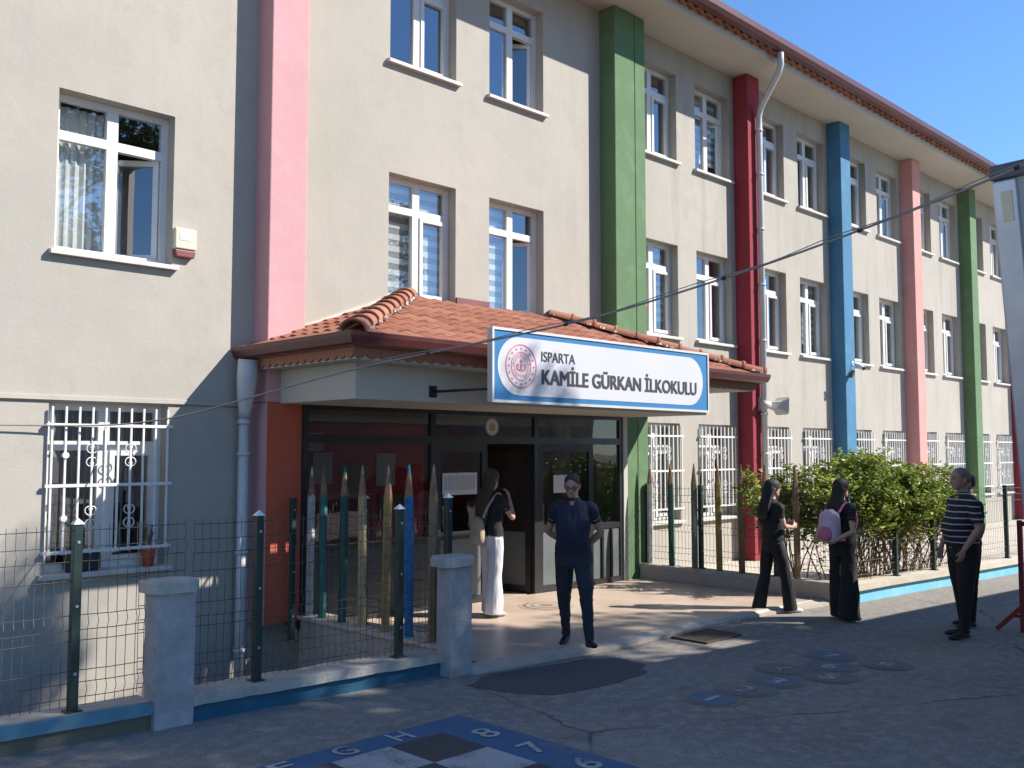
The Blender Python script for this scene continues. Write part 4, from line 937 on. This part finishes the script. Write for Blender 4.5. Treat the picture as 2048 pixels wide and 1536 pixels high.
def stripes():
    n = NT('striped_polo'); g = n.new('TexCoord'); sp = n.new('SeparateXYZ'); n.link(g.outputs['Object'], sp.inputs[0])
    wv = n.noise(n.coord((3, 3, 1)), 2.0, 2); a = n.new('Math', operation='MULTIPLY_ADD'); n.link(wv, a.inputs[0]); a.inputs[1].default_value = .02; n.link(sp.outputs[2], a.inputs[2])
    d = n.new('Math', operation='DIVIDE'); n.link(a.outputs[0], d.inputs[0]); d.inputs[1].default_value = .062
    f = n.new('Math', operation='FRACT'); n.link(d.outputs[0], f.inputs[0])
    n.col(n.ramp(f.outputs[0], [(.0, (.42, .42, .44)), (.17, (.42, .42, .44)), (.2, (.010, .011, .018)), (.97, (.010, .011, .018))])); n.rough(.85); return n.m
SK['stripes'] = stripes()
def lerp_pts(P, step=.02):
    """P: list of (pos Vector, rx, ry) smoothed with catmull-rom"""
    out = []
    for i in range(len(P)-1):
        a, b, c, d = P[max(i-1, 0)], P[i], P[i+1], P[min(i+2, len(P)-1)]; L = (c[0]-b[0]).length; k = max(1, int(L/step))
        for t in range(k):
            t /= k
            cr = lambda A, B, C, D: .5*((2*B)+(C-A)*t+(2*A-5*B+4*C-D)*t*t+(3*B-A-3*C+D)*t*t*t)
            out.append((cr(a[0], b[0], c[0], d[0]), max(.003, cr(a[1], b[1], c[1], d[1])), max(.003, cr(a[2], b[2], c[2], d[2]))))
    return out+[P[-1]]
class Body:
    def __init__(s): s.mb = MB(); s.tags = []
    def add(s, rings, t):
        n0 = len(s.mb.v); s.mb.loft(rings, True, True); s.tags += [t]*(len(s.mb.v)-n0)
    def tor(s, P, t, n=22, M_=None, sup=2.4):
        P = lerp_pts([(Vector((x, y, z)), a, b) for x, y, z, a, b in P]); rings = []
        for c, a, b in P:
            r_ = []
            for k in range(n):
                th = k*math.tau/n; ct, st_ = math.cos(th), math.sin(th); e_ = 2/sup
                q = c+Vector((a*math.copysign(abs(ct)**e_, ct), b*math.copysign(abs(st_)**e_, st_), 0)); r_.append(M_ @ q if M_ else q)
            rings.append(r_)
        s.add(rings, t)
    def limb(s, P, t, n=14, flat=1.0, ref=(1, 0, 0)):
        P = lerp_pts([(Vector(p_), r_, r_) for p_, r_ in P]); rings = []; u = Vector(ref)
        for i, (c, a, b) in enumerate(P):
            d_ = (P[min(i+1, len(P)-1)][0]-P[max(i-1, 0)][0]).normalized(); u2 = (u-d_*u.dot(d_))
            if u2.length < .05: u2 = Vector((0, 1, 0))-d_*d_.y
            u = u2.normalized(); v_ = d_.cross(u); rings.append([c+u*a*math.cos(k*math.tau/n)+v_*a*flat*math.sin(k*math.tau/n) for k in range(n)])
        s.add(rings, t)
    def hand(s, w_, d_, nrm, t, side, curl=.6):
        """wrist, pointing direction, palm normal; five fingers with unequal lengths, thumb from the palm's side"""
        w_, d_, nrm = Vector(w_), Vector(d_).normalized(), Vector(nrm); nrm = (nrm-d_*nrm.dot(d_)).normalized(); sd_ = d_.cross(nrm)*side
        s.limb([(w_-d_*.02, .024), (w_+d_*.02, .030), (w_+d_*.06, .036), (w_+d_*.09, .034)], t, 12, .55, sd_)
        for k, L in enumerate((.068, .078, .072, .056)):
            b = w_+d_*.085+sd_*(.027-.018*k); q1 = b+d_*L*.5+nrm*L*.5*curl*.5; q2 = q1+(d_*(1-curl*.7)+nrm*curl).normalized()*L*.5
            s.limb([(b-d_*.02, .0095), (q1, .0088), (q2, .0068)], t, 8)
        b = w_+d_*.03+sd_*.03; s.limb([(b, .012), (b+d_*.03+sd_*.022+nrm*.01, .010), (b+d_*.06+sd_*.026+nrm*.022, .008)], t, 8)
def person(label, loc, facing, H, sp):
    s_ = H/1.75; rt_ = empty('person', loc, label, 'person'); B = Body(); heavy = sp.get('heavy', 1.0); fem = sp.get('fem', False)
    mats = [SK[sp.get('skin', 'skin')], SK[sp['top']], SK[sp['leg']], SK[sp['shoe']]]
    sw_ = .165 if fem else .188
    # torso
    bel = .03*(heavy-1)/.2 if heavy > 1 else 0; lean = sp.get('lean', 0)
    T = [(0, 0, .79, .158*heavy, .118*heavy), (0, 0, .885, .150*heavy, .105*heavy), (0, 0, .95, .168*heavy, .118*heavy), (0, bel*.5, 1.03, .160*heavy, .116*heavy+bel*.5), (0, bel, 1.10, .150*heavy, .112*heavy+bel), (0, bel*.6, 1.20, .160*heavy, .116*heavy+bel*.6), (0, .0, 1.31, .176*(.93 if fem else 1.0), .118), (0, -.012, 1.39, sw_*.97, .100), (0, -.018, 1.44, sw_*.80, .080), (0, -.02, 1.475, .085, .066), (0, -.015, 1.50, .060, .058)]
    B.tor([(x, y+lean*(z-.9), z, a, b) for x, y, z, a, b in T if z >= sp.get('hem', .90)-.025], 1)
    B.tor([(0, 0, .80, .150*heavy, .105*heavy), (0, 0, .88, .160*heavy, .112*heavy), (0, 0, .97, .150*heavy, .105*heavy), (0, 0, 1.02, .13*heavy, .095*heavy)], 2)
    # legs
    wide = sp.get('wide', None)
    for sd_, ft in ((1, sp['rf']), (-1, sp['lf'])):
        hip = Vector((sd_*.085*heavy, 0, .90)); an = Vector((ft[0], ft[1], .085+ft[2])); kn = hip.lerp(an, .52)+Vector((sd_*.01, ft[3], 0))
        if wide: rr = (.092, .092, wide*.86, wide, wide*1.08)
        else: rr = (.094*heavy, .082*heavy, .062*heavy, .058, .046)
        end = an+Vector((0, 0, -.045 if wide else .0))
        B.limb([(hip+Vector((0, 0, .03)), rr[0]), (hip.lerp(kn, .45), rr[1]), (kn, rr[2]), (kn.lerp(end, .4), rr[3]), (end, rr[4])], 2, 16)
        # shoe: heel to toe
        yaw = ft[4] if len(ft) > 4 else 0; pit = ft[5] if len(ft) > 5 else 0
        R_ = Matrix.Rotation(yaw, 3, 'Z') @ Matrix.Rotation(pit, 3, 'X'); c0 = Vector((an.x, an.y, an.z-.085)); 
        B.limb([(c0+R_ @ Vector((0, -.055, .032)), .026), (c0+R_ @ Vector((0, -.03, .042)), .040), (c0+R_ @ Vector((0, .03, .045)), .043), (c0+R_ @ Vector((0, .10, .034)), .043), (c0+R_ @ Vector((0, .16, .026)), .036), (c0+R_ @ Vector((0, .195, .022)), .020)], 3, 14, .72)
        B.limb([(an+Vector((0, -.005, .05)), .038), (c0+R_ @ Vector((0, -.005, .04)), .040)], 3 if not sp.get('bare_ankle') else 0, 12)
    # arms
    for sd_, (elb, wr, hd, nr) in ((1, sp['ra']), (-1, sp['la'])):
        sh_ = Vector((sd_*sw_*.93, -.015+lean*.5, 1.405)); elb = Vector(elb); wr = Vector(wr); sl_ = sp.get('sleeve', .6)
        B.limb([(sh_+Vector((-sd_*.05, 0, -.005)), .060), (sh_+Vector((sd_*.015, 0, -.015)), .062), (sh_.lerp(elb, sl_*.6), .057*(.9 if fem else 1)), (sh_.lerp(elb, sl_), .054*(.9 if fem else 1))], 1, 14)
        ar = .82 if fem else 1.0
        B.limb([(sh_.lerp(elb, sl_*.75), .040*ar), (sh_.lerp(elb, max(.75, sl_*1.06)), .043*ar), (elb, .037*ar), (elb.lerp(wr, .3), .040*ar), (elb.lerp(wr, .75), .031*ar), (wr, .025*ar)], 0, 12)
        B.hand(wr, hd, nr, 0, sd_, sp.get('curl', .7))
    # head on a neck
    Hm = Matrix.Translation((0, -.012+lean*.55, 1.50)) @ Matrix.Rotation(sp.get('yaw', 0), 4, 'Z') @ Matrix.Rotation(-sp.get('nod', 0), 4, 'X') @ Matrix.Translation((0, .018, .022))
    B.limb([((0, -.018+lean*.5, 1.42), .058), ((0, -.012+lean*.55, 1.49), .052), (Hm @ Vector((0, -.01, .03)), .052)], 0)
    B.tor([(0, .060, .0, .026, .020), (0, .052, .012, .042, .038), (0, .030, .035, .056, .066), (0, .012, .065, .064, .086), (0, .004, .10, .070, .094), (0, .0, .135, .0735, .097), (0, -.003, .17, .072, .094), (0, -.005, .20, .060, .078), (0, -.006, .218, .042, .054), (0, -.006, .228, .018, .022)], 0, 22, Hm, 2.1)
    hv = lambda x, y, z: Hm @ Vector((x, y, z))
    B.limb([(hv(0, .088, .125), .009), (hv(0, .102, .095), .012), (hv(0, .112, .078), .014), (hv(0, .098, .068), .011)], 0, 8)
    for sd_ in (-1, 1): B.limb([(hv(sd_*.070, -.008, .075), .011), (hv(sd_*.078, -.012, .095), .016), (hv(sd_*.079, -.018, .122), .014)], 0, 8, .5)
    B.limb([(hv(-.022, .084, .048), .006), (hv(0, .094, .047), .0085), (hv(.022, .084, .048), .006)], 0, 8, .7)
    B.limb([(hv(-.05, .080, .128), .007), (hv(-.02, .094, .131), .008), (hv(.02, .094, .131), .008), (hv(.05, .080, .128), .007)], 0, 8)
    # one continuous skin: voxel union of the pieces, then cloth folds
    src = B.mb.mesh('body_source', mats[0]); ob = bpy.data.objects.new('body_source', src); col.objects.link(ob)
    md = ob.modifiers.new('r', 'REMESH'); md.mode = 'VOXEL'; md.voxel_size = .0085; md.use_smooth_shade = True
    sm_ = ob.modifiers.new('s', 'SMOOTH'); sm_.factor = .5; sm_.iterations = 3
    dg = bpy.context.evaluated_depsgraph_get(); me = bpy.data.meshes.new_from_object(ob.evaluated_get(dg)); me.name = 'body'
    kd = kdtree.KDTree(len(B.mb.v))
    for i, v_ in enumerate(B.mb.v): kd.insert(v_, i)
    kd.balance(); me.materials.clear()
    for m_ in mats: me.materials.append(m_)
    seed = Vector((loc[0]*3, loc[1]*5, 0)); vt = []
    for v_ in me.vertices:
        c_ = {}
        for _, ix, ds in kd.find_n(v_.co, 7): c_[B.tags[ix]] = c_.get(B.tags[ix], 0)+1/(ds+.006)
        vt.append(max(c_, key=c_.get))
    nrmls = [v_.normal.copy() for v_ in me.vertices]
    for v_, t, nn in zip(me.vertices, vt, nrmls):
        if t in (1, 2):
            c = v_.co; amp = .010 if t == 2 else .008; stretch = Vector((11, 11, 3.2 if t == 2 else 6))
            q = Vector((c.x*stretch.x, c.y*stretch.y, c.z*stretch.z))+seed; f_ = noise.noise(q)+.5*noise.noise(q*2.3)
            if t == 2 and not wide: f_ += .7*noise.noise(Vector((c.x*6, c.y*6, c.z*26))+seed)*(1 if c.z < .35 or .45 < c.z < .62 else .25)
            v_.co = c+nn*amp*f_
        elif t == 3 and v_.co.z < .002+min(0, 0): pass
    for p_ in me.polygons:
        ts = [vt[i] for i in p_.vertices]; p_.material_index = max(set(ts), key=ts.count); p_.use_smooth = True
    bpy.data.objects.remove(ob); bpy.data.meshes.remove(src)
    rz = math.atan2(facing[1], facing[0])-math.pi/2
    kw_ = dict(loc=loc, rot=(0, 0, rz), scale=(s_,)*3)
    body = put('body', me, rt_, **kw_)
    # hair
    hs_ = sp.get('hair', 'short'); hm = HM[sp['hc']]; hb = MB(); rg = random.Random(int(loc[0]*97))
    def cap(z0f, z0b, g_=.008, n=26, rows=9):
        rings = []
        for j in range(rows+1):
            r_ = []
            for k in range(n):
                th = k*math.tau/n; fr_ = (math.sin(th)+1)/2; zb = z0b+(z0f-z0b)*fr_**2; z = zb+(.232+g_-zb)*(1-(1-j/rows)**1.6)
                prof = [(.0, .030, .030), (.035, .056, .066), (.065, .064, .086), (.10, .070, .094), (.135, .0735, .097), (.17, .072, .094), (.20, .060, .078), (.218, .042, .054), (.236, .004, .004), (.26, .002, .002)]
                for (za, a1, b1), (zb2, a2, b2) in zip(prof, prof[1:]):
                    if za <= z-g_*.6 <= zb2: t = (z-g_*.6-za)/(zb2-za); aa, bb2 = a1+(a2-a1)*t, b1+(b2-b1)*t; break
                else: aa = bb2 = .004
                gg = g_*(1+.35*noise.noise(Vector((th*4, z*30, loc[0])))); r_.append(Hm @ Vector(((aa+gg)*math.cos(th), (bb2+gg)*math.sin(th)-.004, z)))
            rings.append(r_)
        hb.loft(rings, True, True)
    if hs_ == 'short': cap(.208, .072, .005)
    elif hs_ == 'bald': cap(.229, .075, .003)
    else:
        cap(.165, .03, .014)
        zl = sp.get('hair_len', 1.12); P = []; hb_y = -.11+lean*.5
        ctrl = [(Hm @ Vector((0, -.030, .19)), .070, .060), (Hm @ Vector((0, -.045, .12)), .088, .070), (Hm @ Vector((0, -.055, .04)), .092, .066), (Vector((0, -.115, 1.44)), .115, .050), (Vector((0, -.150, 1.34)), .120, .042), (Vector((0, -.155, (1.34+zl)/2)), .112, .038), (Vector((0, -.150, zl+.05)), .090, .030), (Vector((0, -.145, zl)), .050, .015)]
        rings = []
        for c, a, b in lerp_pts(ctrl, .025):
            rings.append([c+Vector((a*math.cos(k*math.tau/30)*(1+.07*noise.noise(Vector((k*1.7, c.z*2, loc[1])))), b*math.sin(k*math.tau/30)*(1+.22*noise.noise(Vector((k*1.9, c.z*2.5, loc[1]+4)))), rg.uniform(-.004, .004))) for k in range(30)])
        hb.loft(rings, True, True)
        for i in range(40):                               # loose strands at the ends
            a = rg.uniform(0, math.pi*2); x = .1*math.cos(a); y = -.15+.035*math.sin(a)
            hb.tube([(x*.8, -.148+(y+.148)*.5, zl+.14), (x*.85, -.148+(y+.148)*.6, zl+.05), (x*.8+rg.uniform(-.02, .02), y*.5-.074+rg.uniform(-.01, .01), zl-rg.uniform(.0, .06))], [.006, .006, .001], 4)
    hb.build('hair', hm, rt_, **kw_)
    # eyes, brows, glasses
    if sp.get('face', True):
        ey = MB()
        for sd_ in (-1, 1): ey.tube([hv(sd_*.030-.013, .087, .112), hv(sd_*.030, .0915, .113), hv(sd_*.030+.013, .087, .112)], [.002, .005, .002], 6)
        ey.build('eyes', M['black'], rt_, **kw_)
        bw = MB()
        for sd_ in (-1, 1): bw.tube([hv(sd_*.014, .1, .134), hv(sd_*.034, .096, .139), hv(sd_*.052, .083, .133)], [.004, .0045, .002], 5)
        bw.build('eyebrows', hm, rt_, **kw_)
    if sp.get('glasses'):
        gl = MB()
        for sd_ in (-1, 1):
            gl.tube([hv(sd_*.031+.024*math.cos(k*math.tau/12), .104-.012*abs(math.cos(k*math.tau/12)) if False else .103, .112+.017*math.sin(k*math.tau/12)) for k in range(13)], .0028, 5)
            gl.tube([hv(sd_*.055, .102, .116), hv(sd_*.076, .05, .116), hv(sd_*.078, -.01, .112)], .0022, 5)
        gl.tube([hv(-.008, .104, .115), hv(.008, .104, .115)], .0025, 5); gl.build('glasses', M['black'], rt_, **kw_)
    if sp.get('collar'):
        cl_ = MB(); n = 20; rings = []
        for dr, z in ((.066, 1.462), (.062, 1.495), (.070, 1.500), (.084, 1.468)): rings.append([(dr*math.cos(k*math.tau/n), -.014+lean*.5+dr*.95*math.sin(k*math.tau/n), z-.006*max(0, math.sin(k*math.tau/n))) for k in range(n)])
        cl_.loft(rings, True, False); cl_.build('collar', mats[1], rt_, **kw_)
    return rt_, Matrix.Translation(loc) @ Matrix.Rotation(rz, 4, 'Z') @ Matrix.Scale(s_, 4)
DN = ((0, .1, -1), (0, 1, 0))
# feet: (x, y, lift, knee forward, yaw, pitch)
person('man in a navy polo shirt and glasses walking out with hands behind him', (7.20, 6.36, .055), (-.84, -.54), 1.68, dict(hem=.80, top='navy', leg='jeans', shoe='shoe', skin='tan', hc='dark', hair='short', glasses=True, collar=True, nod=.33, lean=.05, heavy=1.12,
    rf=(.10, -.14, .0, .05, -.1, -.1), lf=(-.20, .27, .015, .06, .45, .25), ra=((.275, -.08, 1.14), (.09, -.20, .99), (-1, -.1, -.1), (0, -1, 0)), la=((-.275, -.08, 1.14), (-.09, -.20, .96), (1, -.1, -.1), (0, -1, 0))))
_, wm_ = person('woman in white trousers and black tee at the door with raised hand', (7.74, 8.10, .062), (.93, -.05), 1.67, dict(top='tee', leg='white', shoe='grey_shoe', hc='brown', hair='long', hair_len=1.13, fem=True, wide=.105, hem=.96, yaw=.25, face=True,
    rf=(.09, -.05, 0, 0, -.1, 0), lf=(-.08, .07, 0, .02, .1, 0), ra=((.20, .17, 1.17), (.09, .21, 1.40), (-.2, -.25, 1), (-.5, -1, 0)), la=((-.22, .08, 1.14), (-.10, .24, 1.25), (.3, .2, 1), (.6, -.3, 0)), curl=.9))
person('girl in black walking right in white sneakers with long black hair', (10.55, 6.10, .0), (.86, -.38), 1.60, dict(top='black', leg='dark', shoe='sneaker', hc='black', hair='long', hair_len=1.20, fem=True, hem=.92, wide=.082, face=True,
    rf=(.08, .20, 0, .03, 0, 0), lf=(-.08, -.19, .01, .03, 0, -.12), ra=((.23, .02, 1.15), (.16, .20, 1.13), (-.4, 1, .2), (-1, -.3, 0)), la=((-.22, .05, 1.15), (-.08, .24, 1.16), (.6, .8, .2), (1, -.3, 0))))
_, gm_ = person('girl in wide black trousers with a pink backpack, hands behind her', (10.68, 5.28, .0), (.86, -.22), 1.62, dict(top='black', leg='dark', shoe='shoe', hc='black', hair='long', hair_len=1.10, fem=True, hem=.90, wide=.125, heavy=1.1, face=True,
    rf=(.11, -.03, 0, 0, -.1, 0), lf=(-.10, .08, 0, 0, .1, 0), ra=((.27, -.12, 1.12), (.13, -.33, .99), (-.5, -.9, 0), (-.3, -.2, 1)), la=((-.27, -.10, 1.12), (-.12, -.32, .99), (.7, -.6, 0), (.3, -.2, 1))))
person('man in a striped dark polo shirt standing at the right with arms hanging', (10.60, 3.90, .0), (-.74, .66), 1.77, dict(top='stripes', leg='dark', shoe='shoe', skin='tan', hc='grey', hair='bald', heavy=1.2, collar=True, hem=.88, lean=-.02,
    rf=(.11, -.05, 0, 0, -.2, 0), lf=(-.11, .06, 0, .01, .2, 0), la=((-.285, -.03, 1.14), (-.235, .11, .92), (.1, .3, -1), (1, .2, 0)), ra=((.285, -.02, 1.14), (.24, .10, .92), (-.1, .3, -1), (-1, .2, 0)), sleeve=.85))
person('person in dark clothes mostly hidden behind the man in stripes', (11.29, 4.085, .0), (-.74, .66), 1.70, dict(top='black', leg='dark', shoe='shoe', skin='tan', hc='dark', hair='short', hem=.9,
    rf=(.10, -.04, 0, 0, -.2, 0), lf=(-.10, .05, 0, 0, .2, 0), la=((-.24, -.03, 1.14), (-.21, .05, .90), (0, .2, -1), (1, 0, 0)), ra=((.24, -.03, 1.14), (.21, .05, .90), (0, .2, -1), (-1, 0, 0))))

# bags
def bag(name, label, Mw, c, w_, d_, h_, mat, mat2, straps):
    rt_ = empty(name, Mw @ Vector((c[0], c[1], c[2]-h_/2)), label, 'bag'); m = MB(); rings = []
    for t in range(9):
        u = t/8; k = (1-abs(2*u-1)**4)**.35 if 0 < u < 1 else .35; z = c[2]-h_/2+h_*u
        rings.append([Mw @ Vector((c[0]+w_/2*k*(1-.12*u)*math.copysign(abs(math.cos(a))**.6, math.cos(a)), c[1]+d_/2*k*math.copysign(abs(math.sin(a))**.6, math.sin(a)), z+.004*math.sin(7*a+t))) for a in [q*math.tau/22 for q in range(22)]])
    m.loft(rings, True, True); m.build('bag_body', mat, rt_)
    m = MB(); rings = []
    for t in range(6):
        u = t/5; k = .55+.45*math.sin(math.pi*u); z = c[2]-h_*.40+h_*.40*u
        rings.append([Mw @ Vector((c[0]+w_*.36*k*math.copysign(abs(math.cos(a))**.6, math.cos(a)), c[1]-d_*.46+d_*.22*k*math.sin(a), z)) for a in [q*math.tau/16 for q in range(16)]])
    m.loft(rings, True, True); m.build('front_pocket', mat2, rt_)
    for pts in straps: MB().tube(catmull([Mw @ Vector(q) for q in pts]), .014, 6).build('strap', mat2, rt_)
PK = simple('pink_fabric', (.52, .38, .47), .8, .15, 12, .3); PK2 = simple('rose_fabric', (.50, .15, .24), .8, .2, 16, .3); BG = simple('beige_fabric', (.40, .31, .22), .8, .12, 12, .3); BG2 = simple('brown_trim', (.10, .075, .05), .7, .15, 12, .2)
bag('backpack', "pink school backpack on the back of the girl in wide trousers", gm_, (.03, -.25, 1.17), .29, .17, .42, PK, PK2,
    [[(sx*.11, -.18, 1.34), (sx*.12, -.05, 1.46), (sx*.13, .09, 1.36), (sx*.14, .10, 1.18), (sx*.13, -.05, 1.02), (sx*.12, -.18, 1.0)] for sx in (-1, 1)])
bag('shoulder_bag', 'beige bag hanging behind the woman in white trousers', wm_, (-.03, -.195, 1.02), .22, .11, .34, BG, BG,
    [[(.08, -.20, 1.18), (.12, -.14, 1.34), (.13, 0, 1.47), (.12, .09, 1.36)], [(-.10, -.20, 1.18), (-.12, -.14, 1.34), (-.13, 0, 1.47), (-.12, .09, 1.36)]])
